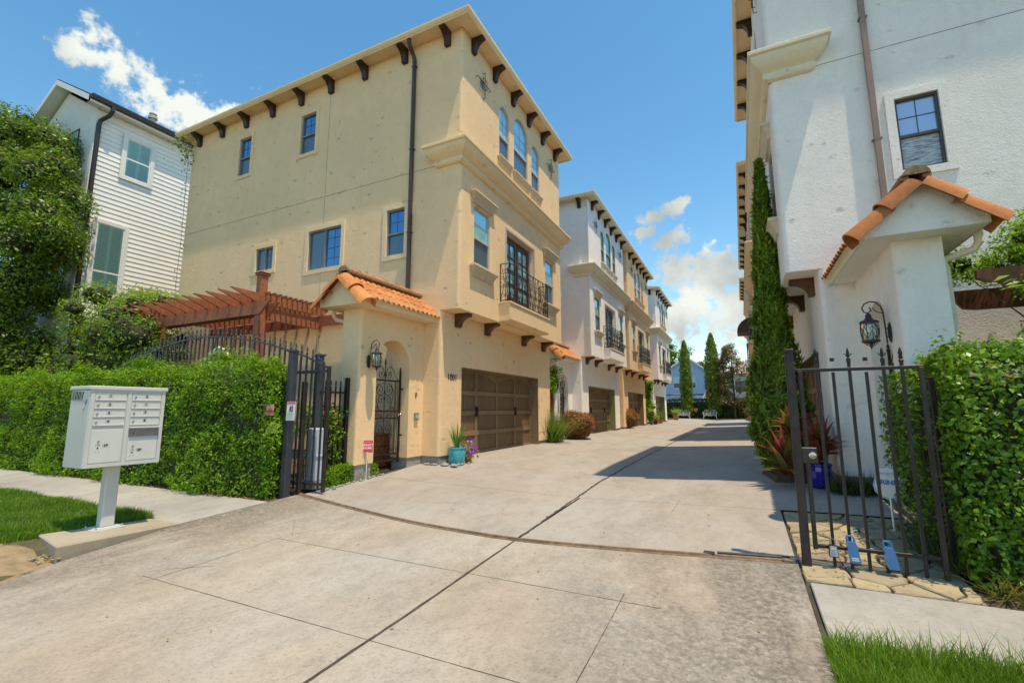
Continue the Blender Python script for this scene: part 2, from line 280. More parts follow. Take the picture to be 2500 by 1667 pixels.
class MB:
    def __init__(s, P=None): s.v = []; s.f = []; s.P = P
    def add(s, vs, fs):
        k = len(s.v); s.v += [s.P(*p) if s.P else tuple(p) for p in vs]; s.f += [tuple(i+k for i in f) for f in fs]; return s
    def quad(s, a, b, c, d): return s.add([a, b, c, d], [(0, 1, 2, 3)])
    def box(s, x0, x1, y0, y1, z0, z1):
        return s.add([(x0, y0, z0), (x1, y0, z0), (x1, y1, z0), (x0, y1, z0), (x0, y0, z1), (x1, y0, z1), (x1, y1, z1), (x0, y1, z1)],
                     [(0, 3, 2, 1), (4, 5, 6, 7), (0, 1, 5, 4), (1, 2, 6, 5), (2, 3, 7, 6), (3, 0, 4, 7)])
    def bbox(s, x0, x1, y0, y1, z0, z1, b=.01):
        """box with chamfered edges"""
        vs = []
        for (x, sx) in ((x0, 1), (x1, -1)):
            for (y, sy) in ((y0, 1), (y1, -1)):
                for (z, sz) in ((z0, 1), (z1, -1)):
                    vs += [(x, y+sy*b, z+sz*b), (x+sx*b, y, z+sz*b), (x+sx*b, y+sy*b, z)]
        def i(a, c, d, k): return ((a*2+c)*2+d)*3+k
        fs = []
        for a in (0, 1): fs.append((i(a, 0, 0, 0), i(a, 1, 0, 0), i(a, 1, 1, 0), i(a, 0, 1, 0)))
        for c in (0, 1): fs.append((i(0, c, 0, 1), i(1, c, 0, 1), i(1, c, 1, 1), i(0, c, 1, 1)))
        for d in (0, 1): fs.append((i(0, 0, d, 2), i(1, 0, d, 2), i(1, 1, d, 2), i(0, 1, d, 2)))
        for c in (0, 1):
            for d in (0, 1): fs.append((i(0, c, d, 1), i(1, c, d, 1), i(1, c, d, 2), i(0, c, d, 2)))
            for a in (0, 1): fs.append((i(a, c, 0, 0), i(a, c, 1, 0), i(a, c, 1, 1), i(a, c, 0, 1)))
        for a in (0, 1):
            for d in (0, 1): fs.append((i(a, 0, d, 0), i(a, 1, d, 0), i(a, 1, d, 2), i(a, 0, d, 2)))
        for a in (0, 1):
            for c in (0, 1):
                for d in (0, 1): fs.append((i(a, c, d, 0), i(a, c, d, 1), i(a, c, d, 2)))
        return s.add(vs, fs)
    def tube(s, pts, r, n=6, cap=True, flat=None):
        pts = [Vector(p) for p in pts]; m = len(pts); rs = r if hasattr(r, '__len__') else [r]*m
        up = Vector((0, 0, 1)); rings = []; prev = None
        for k in range(m):
            d = (pts[min(k+1, m-1)]-pts[max(k-1, 0)])
            d = d.normalized() if d.length > 1e-9 else Vector((0, 0, 1))
            if prev is None:
                a = d.cross(up if abs(d.z) < .9 else Vector((1, 0, 0))).normalized()
            else:
                a = prev-d*prev.dot(d); a = a.normalized() if a.length > 1e-6 else d.orthogonal().normalized()
            prev = a; b = d.cross(a)
            fl = flat or (1, 1); ph = math.pi/n
            rings.append([pts[k]+(a*math.cos(2*math.pi*j/n+ph)*fl[0]+b*math.sin(2*math.pi*j/n+ph)*fl[1])*rs[k] for j in range(n)])
        vs = [p for q in rings for p in q]
        fs = [(k*n+j, k*n+(j+1) % n, (k+1)*n+(j+1) % n, (k+1)*n+j) for k in range(m-1) for j in range(n)]
        if cap: fs += [tuple(range(n-1, -1, -1)), tuple((m-1)*n+j for j in range(n))]
        return s.add(vs, fs)
    def lathe(s, prof, c, n=16, ax=((1, 0, 0), (0, 1, 0), (0, 0, 1)), cap=True):
        ax = [Vector(a) for a in ax]; c = Vector(c)
        vs = [c+ax[0]*r*math.cos(2*math.pi*j/n)+ax[1]*r*math.sin(2*math.pi*j/n)+ax[2]*z for r, z in prof for j in range(n)]
        m = len(prof); fs = [(k*n+j, k*n+(j+1) % n, (k+1)*n+(j+1) % n, (k+1)*n+j) for k in range(m-1) for j in range(n)]
        if cap: fs += [tuple(range(n)), tuple((m-1)*n+j for j in range(n))]
        return s.add(vs, fs)
    def prism(s, poly, f0, f1):
        """poly of 2-d points; f0/f1 map (a,b) to the two end planes"""
        n = len(poly); vs = [f0(*p) for p in poly]+[f1(*p) for p in poly]
        return s.add(vs, [tuple(range(n)), tuple(range(2*n-1, n-1, -1))]+[(k, (k+1) % n, n+(k+1) % n, n+k) for k in range(n)])
    def wall(s, f, s0, s1, t0, t1, holes=(), grooves=(), depth=.1):
        """panel f(s,t,d) with openings (a,b,c,d[,depth]) and shallow grooves"""
        H = [tuple(h) + ((depth,) if len(h) == 4 else ()) for h in holes]; Gv = list(grooves)
        S = sorted({s0, s1, *[x for h in H+Gv for x in h[:2]]}); T = sorted({t0, t1, *[x for h in H+Gv for x in h[2:4]]})
        S = [x for x in S if s0 <= x <= s1]; T = [x for x in T if t0 <= x <= t1]
        for a, b in zip(S, S[1:]):
            for c, d in zip(T, T[1:]):
                m, q = (a+b)/2, (c+d)/2
                if any(h[0] < m < h[1] and h[2] < q < h[3] for h in H): continue
                gd = .012 if any(h[0] < m < h[1] and h[2] < q < h[3] for h in Gv) else 0
                s.quad(f(a, c, gd), f(b, c, gd), f(b, d, gd), f(a, d, gd))
        for a, b, c, d, e in [h for h in H if h[4] > 0]:
            for p, q in (((a, c), (b, c)), ((b, c), (b, d)), ((b, d), (a, d)), ((a, d), (a, c))):
                s.quad(f(*p, 0), f(*q, 0), f(*q, e), f(*p, e))
        return s
    def ring(s, f, s0, s1, t0, t1, wd, d0, d1):
        """rectangular frame of width wd (outwards) between depths d0..d1"""
        o = [(s0-wd, t0-wd), (s1+wd, t0-wd), (s1+wd, t1+wd), (s0-wd, t1+wd)]; i = [(s0, t0), (s1, t0), (s1, t1), (s0, t1)]
        for k in range(4):
            j = (k+1) % 4
            s.quad(f(*o[k], d0), f(*o[j], d0), f(*i[j], d0), f(*i[k], d0))
            s.quad(f(*o[k], d0), f(*o[j], d0), f(*o[j], d1), f(*o[k], d1)); s.quad(f(*i[k], d0), f(*i[j], d0), f(*i[j], d1), f(*i[k], d1))
        return s
    def fbox(s, f, s0, s1, t0, t1, d0, d1):
        p = [f(a, b, c) for c in (d0, d1) for b in (t0, t1) for a in (s0, s1)]
        return s.add(p, [(0, 1, 3, 2), (4, 6, 7, 5), (0, 4, 5, 1), (2, 3, 7, 6), (0, 2, 6, 4), (1, 5, 7, 3)])
    def mesh(s, name, org=(0, 0, 0)):
        me = bpy.data.meshes.new(name); o = Vector(org)
        me.from_pydata([tuple(Vector(p)-o) for p in s.v], [], s.f); me.update(); return me
    def obj(s, name, mat, parent=None, smooth=False, origin=None):
        org = WL[parent] if parent is not None else (origin or (0, 0, 0))
        me = s.mesh(name, org)
        if smooth == 'weld': weld(me)
        if smooth: me.polygons.foreach_set('use_smooth', [True]*len(me.polygons)); me.set_sharp_from_angle(angle=R(40))
        return link(name, me, mat, parent, origin)
def npmesh(name, V, F, mat, parent=None, origin=None, smooth=False):
    org = np.array(WL[parent] if parent is not None else (origin or (0, 0, 0)))
    V = np.asarray(V, dtype=np.float32)-org.astype(np.float32); k = F.shape[1]
    me = bpy.data.meshes.new(name); me.vertices.add(len(V)); me.vertices.foreach_set('co', V.ravel())
    me.loops.add(F.size); me.loops.foreach_set('vertex_index', F.ravel().astype(np.int32)); me.polygons.add(len(F))
    me.polygons.foreach_set('loop_start', np.arange(0, F.size, k, dtype=np.int32)); me.polygons.foreach_set('loop_total', np.full(len(F), k, dtype=np.int32))
    if smooth: me.polygons.foreach_set('use_smooth', [True]*len(F))
    me.update(); me.validate(); return link(name, me, mat, parent, origin)
def unit(a): return a/np.maximum(np.linalg.norm(a, axis=-1, keepdims=True), 1e-9)
def leaf_geo(p, nrm, size, aspect=.5, jit=.8, tdir=None, tj=.6, fold=.18, sv=.35):
    n = len(p); nr = unit(nrm+rng.normal(size=(n, 3))*jit)
    t = rng.normal(size=(n, 3)) if tdir is None else tdir+rng.normal(size=(n, 3))*tj
    t = unit(t-nr*np.sum(t*nr, 1, keepdims=True)); b = np.cross(nr, t)
    Ls = size*(1+rng.uniform(-sv, sv, (n, 1))); Wd = Ls*aspect*.5
    a0 = p; a1 = p+t*Ls*.45+b*Wd+nr*Wd*fold; a2 = p+t*Ls-nr*Ls*.1; a3 = p+t*Ls*.45-b*Wd+nr*Wd*fold
    V = np.stack([a0, a1, a2, a3], 1).reshape(-1, 3); F = np.arange(4*n).reshape(-1, 4); return V, F
def leaves(name, p, nrm, size, mat, parent=None, **k):
    V, F = leaf_geo(p, nrm, size, **k); return stuff(npmesh(name, V, F, mat, parent))
def wob(p, s=1., seed=0.):   # cheap smooth 3-d noise, about -1..1
    x, y, z = p[:, 0]*s+seed, p[:, 1]*s+seed*1.7, p[:, 2]*s-seed
    return (np.sin(x*2.1+1.3*np.sin(y*1.7))+np.sin(y*2.7+1.1*np.sin(z*2.3+1))+np.sin(z*2.5+1.7*np.sin(x*1.9+2)))/3
def ico(n=2):
    me = bpy.data.meshes.new('tmp'); import bmesh; bm = bmesh.new(); bmesh.ops.create_icosphere(bm, subdivisions=n, radius=1); bm.to_mesh(me); bm.free()
    V = np.empty(len(me.vertices)*3, dtype=np.float32); me.vertices.foreach_get('co', V); F = np.array([p.vertices[:] for p in me.polygons]); bpy.data.meshes.remove(me); return V.reshape(-1, 3), F
ICOV, ICOF = ico(2); ICO1V, ICO1F = ico(1)
def blob_core(name, c, r, mat, parent, amp=.2, s=1.5, zmin=None):
    V = ICOV.copy(); V = V*(1+amp*wob(V*np.array(r), s, c[0])[:, None])*np.array(r)+np.array(c)
    if zmin is not None: V[:, 2] = np.maximum(V[:, 2], zmin)
    return npmesh(name, V, ICOF, mat, parent, smooth=True)
def spiral(c, ax, ay, r0, turns, start, sgn=1, n=None, r1=.12):
    """scroll from outside in, in the plane (ax, ay)"""
    n = n or max(8, int(turns*11)); c = Vector(c); ax = Vector(ax); ay = Vector(ay); out = []
    for k in range(n+1):
        t = k/n; r = r0*((1-t)+r1*t); a = start+sgn*2*math.pi*turns*t
        out.append(c+ax*r*math.cos(a)+ay*r*math.sin(a))
    return out
def text(s, size, at, xd, zd, mat, parent, depth=.002, name='lettering', shear=0., bold=0., align='CENTER'):
    cu = bpy.data.curves.new('txt', 'FONT'); cu.body = s; cu.size = size; cu.extrude = depth; cu.align_x = align; cu.align_y = 'CENTER'; cu.shear = shear; cu.offset = bold
    o = bpy.data.objects.new('txt', cu); COL.objects.link(o); dg = bpy.context.evaluated_depsgraph_get()
    me = bpy.data.meshes.new_from_object(o.evaluated_get(dg)); bpy.data.objects.remove(o); bpy.data.curves.remove(cu)
    xd = Vector(xd).normalized(); zd = Vector(zd).normalized(); nd = xd.cross(zd); org = Vector(at)-Vector(WL[parent])
    me.transform(Matrix(((xd.x, zd.x, nd.x, org.x), (xd.y, zd.y, nd.y, org.y), (xd.z, zd.z, nd.z, org.z), (0, 0, 0, 1))))
    me.materials.clear(); return link(name, me, mat, parent)
def interp(x, a, b): return float(np.interp(x, a, b))
GY = [-60, 1, 3, 4.75, 8.4, 10.6, 16]; GZ = [-.50, -.44, -.38, -.30, -.075, -.012, 0]
def gz(x, y):
    dip = .15*max(0, 1-abs(x+2.4)/3.4)*min(1, max(0, (y-4.75)/4.5))
    return interp(y, GY, GZ)-dip
# ================================================================== GROUND
def sheet(name, xs, ys, off, mat, parent=None, thick=0., fx=None):
    m = MB()
    for a, b in zip(xs, xs[1:]):
        for c, d in zip(ys, ys[1:]): m.quad((a, c, gz(a, c)+off), (b, c, gz(b, c)+off), (b, d, gz(b, d)+off), (a, d, gz(a, d)+off))
    return m.obj(name, mat, parent)
xs = [-900, -200, -60, -30, -12, -6, -2.4, 1, 5, 30, 200, 900]
struct(sheet('ground', xs, [-900, -100, -20, 0, 1, 3, 4.75, 8.4, 12.4, 16, 30, 60, 100, 300, 1500], -.09, TERN))
struct(sheet('road', [-200, 200], [-9, -3], -.03, ROADM))
def slab(parent, poly, mat, name='slab', bev=.007, th=.06):
    """concrete panel with softened arrises; poly in plan, refined along y"""
    c = Vector((sum(p[0] for p in poly)/len(poly), sum(p[1] for p in poly)/len(poly), 0)); n = len(poly)
    def inset(p, d):
        v = Vector((p[0]-c.x, p[1]-c.y, 0)); k = max(abs(v.x), abs(v.y)); return (p[0]-d*(1 if v.x > 0 else -1), p[1]-d*(1 if v.y > 0 else -1))
    m = MB(); lv = [(0, -th), (0, -bev), (bev, 0)]; vs = []
    for d, z in lv: vs += [(*inset(p, d), gz(*p)+z) for p in poly]
    fs = [(k*n+j, k*n+(j+1) % n, (k+1)*n+(j+1) % n, (k+1)*n+j) for k in range(2) for j in range(n)]+[tuple(2*n+j for j in range(n))]
    m.add(vs, fs); return m.obj(name, mat, parent)
XL = lambda y: interp(y, [-3, 1.94, 2.48, 3.6, 5.0, 5.45], [-5.0, -5.94, -6.21, -6.5, -6.55, -6.5])
JX = lambda y: interp(y, [4.75, 9.], [-2.28, -2.38])
drv = struct(sheet('driveway', [-6.6, -5.8, -4.8, -2.4, -.9, 1.0, 1.62], [-3, 0, 1, 2.5, 3.7, 4.75, 6.6, 8.4, 10.6, 12.4, 16, 30, 57], -.03, JNT))
g = .0022
def strip(pts, wd, mat, name, off=.0015, jit=0., par=None):
    """thin ribbon lying on the drive along pts"""
    m = MB(); L_, R_ = [], []
    for k, (x, y) in enumerate(pts):
        a, b = pts[max(k-1, 0)], pts[min(k+1, len(pts)-1)]; d = math.hypot(b[0]-a[0], b[1]-a[1]); nx, ny = -(b[1]-a[1])/d, (b[0]-a[0])/d
        wl, wr = wd*.5*(1+random.uniform(-jit, jit)*1.0), wd*.5*(1+random.uniform(-jit, jit)); L_.append((x+nx*wl, y+ny*wl)); R_.append((x-nx*wr, y-ny*wr))
    for k in range(len(pts)-1): m.add([(*p, gz(*p)+off) for p in (L_[k], L_[k+1], R_[k+1], R_[k])], [(0, 1, 2, 3)])
    return m.obj(name, mat, par or drv)
def run(x0, y0, x1, y1, n, w=0.): return [(x0+(x1-x0)*k/n+random.uniform(-w, w), y0+(y1-y0)*k/n+random.uniform(-w, w)) for k in range(n+1)]
TRK = [(0.36, 5.11), (-.48, 4.98), (-1.28, 4.86), (-2.27, 4.755), (-3.1, 4.80), (-3.9, 4.90), (-5.1, 5.15), (-6.0, 5.36), (-6.6, 5.52)][::-1]
TY = lambda x: interp(x, [p[0] for p in TRK], [p[1] for p in TRK])
def apron(fa, fb, n=10):
    m = MB(); G_ = []
    for i in range(n+1):
        f = i/n; x0 = fa(4.9)+(fb(4.9)-fa(4.9))*f; ye = TY(x0); col_ = []
        for y in [-3, 1, 1.94, 2.48, 3, 3.6, 4.2, ye]: x = fa(y)+(fb(y)-fa(y))*f; col_.append((x, y, gz(x, y)))
        G_.append(col_)
    for p, q in zip(G_, G_[1:]):
        for j in range(7): m.quad(p[j], q[j], q[j+1], p[j+1])
    for c_ in (G_[0], G_[-1]):
        for j in range(7): m.quad(c_[j], c_[j+1], (*c_[j+1][:2], c_[j+1][2]-.06), (*c_[j][:2], c_[j][2]-.06))
    m.obj('slab', APR, drv)
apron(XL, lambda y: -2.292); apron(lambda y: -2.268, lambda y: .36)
for p_ in ((-4.97, 2.56, -.78, 2.53), (-4.78, 3.80, -.62, 3.74), (-4.80, 3.86, -4.80, 2.42), (-.92, 3.88, -.91, 2.35), (-4.95, 2.75, -4.62, 2.98)): strip(run(*p_, 24, .0012), .0055, JNT, 'saw_cut', jit=.5)
strip(run(-5.62, 4.71, -4.72, 3.93, 16, .003), .003, JNT, 'hairline_crack', jit=.8); strip(run(-.88, 7.26, -.90, 6.44, 10, .004), .004, JNT, 'hairline_crack', jit=.8); strip(run(-4.3, 5.75, -3.6, 6.0, 10, .01), .003, JNT, 'hairline_crack', jit=.8); strip(run(-3.75, 5.72, -3.6, 5.55, 5, .004), .003, JNT, 'hairline_crack')
strip([(JX(y)+random.gauss(0, .004)+.012*math.sin(y*1.3)*min(1, max(0, y-7)), y) for y in np.linspace(4.9, 56, 700)], .034, JNT, 'joint_dirt', .002, .7)
strip([(-2.28+random.gauss(0, .0015), y) for y in np.linspace(0, 4.72, 60)], .024, JNT, 'joint_dirt', .0018, .3)
IN = [4.80, 6.6, 8.4, 10.6, 12.4, 14.2, 16, 20.5, 25, 30, 36, 42, 49, 56.6]
cutrows = {4.80: 0, 8.4: 0, 14.2: 1, 20.5: 1, 25: 1, 30: 1, 36: 1, 42: 1, 49: 1}
def drive_panel(xa, xb, y0, y1):
    ys = [y0]+[y for y in (6.6, 7.6, 8.4, 9.3, 10.6, 12.4, 16) if y0+.05 < y < y1-.05]+[y1]; m = MB()
    fa = xa if callable(xa) else (lambda y: xa); fb = xb if callable(xb) else (lambda y: xb)
    for a, b in zip(ys, ys[1:]):
        for i in range(6):
            g0_, g1_ = i/6, (i+1)/6; X = lambda y, g_: fa(y)+(fb(y)-fa(y))*g_
            m.quad(*[(X(y, g_), y, gz(X(y, g_), y)) for y, g_ in ((a, g0_), (a, g1_), (b, g1_), (b, g0_))])
    for f in (fa, fb):
        for a, b in zip(ys, ys[1:]): m.quad((f(a), a, gz(f(a), a)), (f(b), b, gz(f(b), b)), (f(b), b, gz(f(b), b)-.05), (f(a), a, gz(f(a), a)-.05))
    for y in (): m.quad((fa(y), y, gz(fa(y), y)), (fb(y), y, gz(fb(y), y)), (fb(y), y, gz(fb(y), y)-.05), (fa(y), y, gz(fa(y), y)-.05))
    m.obj('slab', DRV, drv)
def first_panel(xa, xb, n=10):
    m = MB()
    for i in range(n):
        c_ = [[(x, y, gz(x, y)) for y in (TY(x)+.002, 5.9, 6.6, 6.996)] for x in (xa+(xb-xa)*i/n, xa+(xb-xa)*(i+1)/n)]
        for j in range(3): m.quad(c_[0][j], c_[1][j], c_[1][j+1], c_[0][j+1])
    m.obj('slab', DRV, drv)
first_panel(-6.42, -2.30); first_panel(-2.27, .35)
rows = [7.0, 14.3, 20.6, 26.0, 31.5, 37, 43, 49.5, 56.6]
for y0, y1 in zip(rows, rows[1:]):
    e = .004
    drive_panel((lambda y: interp(y, [5.4, 6.0, 8.3, 8.5], [-6.45, -6.28, -6.28, -6.5])), lambda y: JX(y)-.016, y0+e, y1-e)
    drive_panel(lambda y: JX(y)+.016, (.35 if y1 < 7.2 else 1.6), y0+e, y1-e)
# sidewalks
def walk(name, x0, x1, y0, y1, cuts, label=None):
    s = struct(sheet(name, sorted({x0, x1}), sorted({y0, y1, 4.75} if y0 < 4.75 < y1 else {y0, y1}), -.03, JNT))
    xs = [x0]+cuts+[x1]
    for a, b in zip(xs, xs[1:]):
        slab(s, [(a+.005, y0), (b-.005, y0), (b-.005, y1), (a+.005, y1)], WLK)
_d = MB(); _d.lathe([(.034, 0), (.034, .003), (.03, .004)], (.02, 2.93, gz(.02, 2.93)), 14); _d.obj('steel_plug', RIRON, drv)
walk('sidewalk', -40, -6.57, 3.74, 4.98, [-32, -24, -18, -14.5, -11.4, -9.2])
walk('sidewalk', .40, 40, 3.62, 4.68, [6.2, 9, 12, 18, 26])
# concrete pad under the mailbox
pad = MB(); PT = lambda y: interp(y, [2.4, 3.7], [-.268, -.337])
pp = [(-7.13, 2.58), (-6.30, 2.43), (-6.545, 3.72), (-7.17, 3.72)]
pad.add([(x, y, PT(y)-.2) for x, y in pp]+[(x, y, PT(y)-.012) for x, y in pp]+[(x+(.012 if k in (0, 3) else -.012), y+(.012 if k < 2 else -.012), PT(y)) for k, (x, y) in enumerate(pp)],
        [(k, (k+1) % 4, 4+(k+1) % 4, 4+k) for k in range(4)]+[(4+k, 4+(k+1) % 4, 8+(k+1) % 4, 8+k) for k in range(4)]+[(8, 9, 10, 11)])
struct(pad.obj('mailbox_pad', PADC))
# lawns and beds (soil sheets, then the grass on them)
def bed(name, poly, zoff, mat, hump=.02):
    m = MB(); c = (sum(p[0] for p in poly)/len(poly), sum(p[1] for p in poly)/len(poly)); n = len(poly)
    i = [(c[0]+(x-c[0])*.8, c[1]+(y-c[1])*.8) for x, y in poly]
    m.add([(*p, gz(*p)+zoff-.05) for p in poly]+[(*p, gz(*p)+zoff+hump) for p in i], [(k, (k+1) % n, n+(k+1) % n, n+k) for k in range(n)]+[tuple(n+k for k in range(n))])
    return struct(m.obj(name, mat))
def lawn_sheet(poly, z): 
    m = MB(); m.add([(x, y, z(x, y)) for x, y in poly], [tuple(range(len(poly)))]); return struct(m.obj('lawn', LAWNB))
LZ = lambda x, y: interp(y, [1.6, 2.4, 3.72], [-.36, -.31, -.345])
def LZ2(x, y):
    d = XL(y)-x; t = min(1, max(0, (d-.12)/.75)); t = t*t*(3-2*t)
    if y > 2.55: t = 1
    if d < .0: return gz(x, y)-.03
    if d < .12: return gz(x, y)-.012-.02*d/.12
    return (gz(x, y)-.035)*(1-t)+LZ(x, y)*t
_m = MB(); _xs = [-30, -16, -12, -9, -8, -7.6, -7.3, -7.1, -6.9, -6.7, -6.5, -6.3, -6.1, -5.9, -5.5]; _ys = [-3, 0, .8, 1.2, 1.6, 1.9, 2.2, 2.42, 2.56]
for _a, _b in zip(_xs, _xs[1:]):
    for _c, _d in zip(_ys, _ys[1:]): _m.quad(*[(x, y, LZ2(x, y)) for x, y in ((_a, _c), (_b, _c), (_b, _d), (_a, _d))])
for _c, _d in ((2.56, 3.2), (3.2, 3.735)): _m.quad(*[(x, y, LZ(x, y)) for x, y in ((-30, _c), (-7.12, _c), (-7.12, _d), (-30, _d))])
struct(_m.obj('lawn', LAWNB))
RZ = lambda x, y: -.352
lawn_sheet([(.40, -2), (30, -2), (30, 3.61), (.40, 3.61)], RZ)
def dirt_patch():
    V = []; F = []; n = 14; cx, cy = -6.68, 2.12
    for j in range(4):
        for k in range(n):
            a = 2*math.pi*k/n; rr = (1-j/3.3); wv = 1+.16*math.sin(3*a+1)+.1*math.sin(5*a)
            x, y = cx+.84*rr*wv*math.cos(a)*1.1, cy+.72*rr*wv*math.sin(a); V.append((x, y, (LZ2(x, y) if y < 2.45 else gz(x, y)-.12)-.02+.045*(1-rr)**.7+.008*math.sin(9*a+j)))
    for j in range(3):
        for k in range(n): F.append((j*n+k, j*n+(k+1) % n, (j+1)*n+(k+1) % n, (j+1)*n+k))
    F.append(tuple(3*n+k for k in range(n))); m = MB(); m.add(V, F); struct(m.obj('dirt_patch', DIRT, smooth=True))
dirt_patch()
def pebbles(name, pts, size, mat, parent=None, flat=.55, label=None):
    n = len(pts); V = np.empty((n, len(ICO1V), 3)); 
    for k, p in enumerate(pts):
        s = size*random.uniform(.5, 1.3); a = random.uniform(0, 6.28); ca, sa = math.cos(a), math.sin(a)
        q = ICO1V*np.array([s*random.uniform(.8, 1.4), s, s*flat]); q = np.stack([q[:, 0]*ca-q[:, 1]*sa, q[:, 0]*sa+q[:, 1]*ca, q[:, 2]], 1); V[k] = q+np.array(p)
    F = (ICO1F[None]+np.arange(n)[:, None, None]*len(ICO1V)).reshape(-1, 3)
    o = stuff(npmesh(name, V.reshape(-1, 3), F, mat, parent, smooth=True)); return o
bed('planting_bed', [(-20, 4.99), (-6.58, 4.99), (-6.56, 5.35), (-6.50, 5.75), (-6.33, 6.1), (-6.33, 7.0), (-6.9, 8.35), (-20, 8.35)], 0, SOIL, .01)
bed('planting_bed', [(.4, 8.75), (1.2, 8.7), (1.25, 11.2), (.32, 11.0), (.22, 9.8)], .02, SOIL, .05)
bed('planting_bed', [(1.42, 4.70), (8, 4.70), (8, 8.4), (2.1, 8.4), (1.70, 6.9), (1.5, 6.2)], 0, SOIL, .02)
bed('planting_bed', [(-40, 56.7), (20, 56.7), (20, 63), (-40, 63)], 0, SOIL, .03)
tag(pebbles('edging_pebbles', [(x, y, gz(x, y)+.012) for x, y in [(-6.30+random.gauss(0, .04)+.08*(y-6.4)*0, y) for y in np.linspace(5.75, 7.2, 42)]], .032, PEB), 'blue grey pebbles edging the shrub bed behind the black gate', 'pebbles')
tag(pebbles('edging_pebbles', [(random.uniform(-6.25, -5.35), random.uniform(8.32, 8.95), gz(-5.8, 8.6)+.01) for _ in range(130)], .04, PEB), 'blue grey pebbles heaped round the teal pot by the tan wall', 'pebbles')
tag(pebbles('rubble', [(random.uniform(-6.9, -6.3), random.uniform(2.30, 2.52), gz(-6.5, 2.3)+random.uniform(.0, .03)) for _ in range(90)], .013, PADC), 'crumbled concrete rubble beside the mailbox pad', 'rubble')
tag(pebbles('gravel_litter', [(x_, y_, gz(x_, y_)-.012) for x_, y_ in [(random.uniform(.36, 1.5), random.uniform(4.72, 6.6)) for _ in range(260)]], .008, STN), 'tan gravel between the flagstones', 'gravel')
# flagstone path
fs = struct(sheet('flagstone_path', [.36, 1.55, 1.75], [4.69, 5.6, 6.93], -.03, SOIL))
def clip(poly, px, py, nx, ny):
    out = []
    for k in range(len(poly)):
        a, b = poly[k], poly[(k+1) % len(poly)]; da = (a[0]-px)*nx+(a[1]-py)*ny; db = (b[0]-px)*nx+(b[1]-py)*ny
        if da <= 0: out.append(a)
        if da*db < 0: t = da/(da-db); out.append((a[0]+t*(b[0]-a[0]), a[1]+t*(b[1]-a[1])))
    return out
seeds = []
for j in range(13):
    for i in range(4): seeds.append((.36+(i+.5+random.uniform(-.45, .45)+.25*(j % 2))*.33, 4.7+(j+.5+random.uniform(-.40, .40))*.172))
for k, s in enumerate(seeds):
    poly = [(.37, 4.70), (1.50, 4.70), (1.62, 6.93), (.37, 6.93)]
    for j, q in enumerate(seeds):
        if j != k and poly: poly = clip(poly, (s[0]+q[0])/2, (s[1]+q[1])/2, q[0]-s[0], q[1]-s[1])
    if len(poly) < 3: continue
    c = (sum(p[0] for p in poly)/len(poly), sum(p[1] for p in poly)/len(poly)); n = len(poly); zo = random.uniform(-.006, .008)
    sh = lambda p, d: (c[0]+(p[0]-c[0])*(1-d/max(.05, math.hypot(p[0]-c[0], p[1]-c[1]))), c[1]+(p[1]-c[1])*(1-d/max(.05, math.hypot(p[0]-c[0], p[1]-c[1]))))
    # break every edge once so that the outline is ragged
    rp = []
    for a in range(n):
        p, q = poly[a], poly[(a+1) % n]; rp.append(p); rp.append(((p[0]+q[0])/2+random.uniform(-.012, .012), (p[1]+q[1])/2+random.uniform(-.012, .012)))
    poly = rp; n = len(poly); m = MB()
    m.add([(*sh(p, .011), gz(*p)-.03) for p in poly]+[(*sh(p, .013), gz(*p)+zo-.006) for p in poly]+[(*sh(p, .022), gz(*p)+zo+.004+random.uniform(-.002, .002)) for p in poly],
          [(r*n+a, r*n+(a+1) % n, (r+1)*n+(a+1) % n, (r+1)*n+a) for r in range(2) for a in range(n)]+[tuple(2*n+a for a in range(n))])
    m.obj('flagstone', STN, fs)
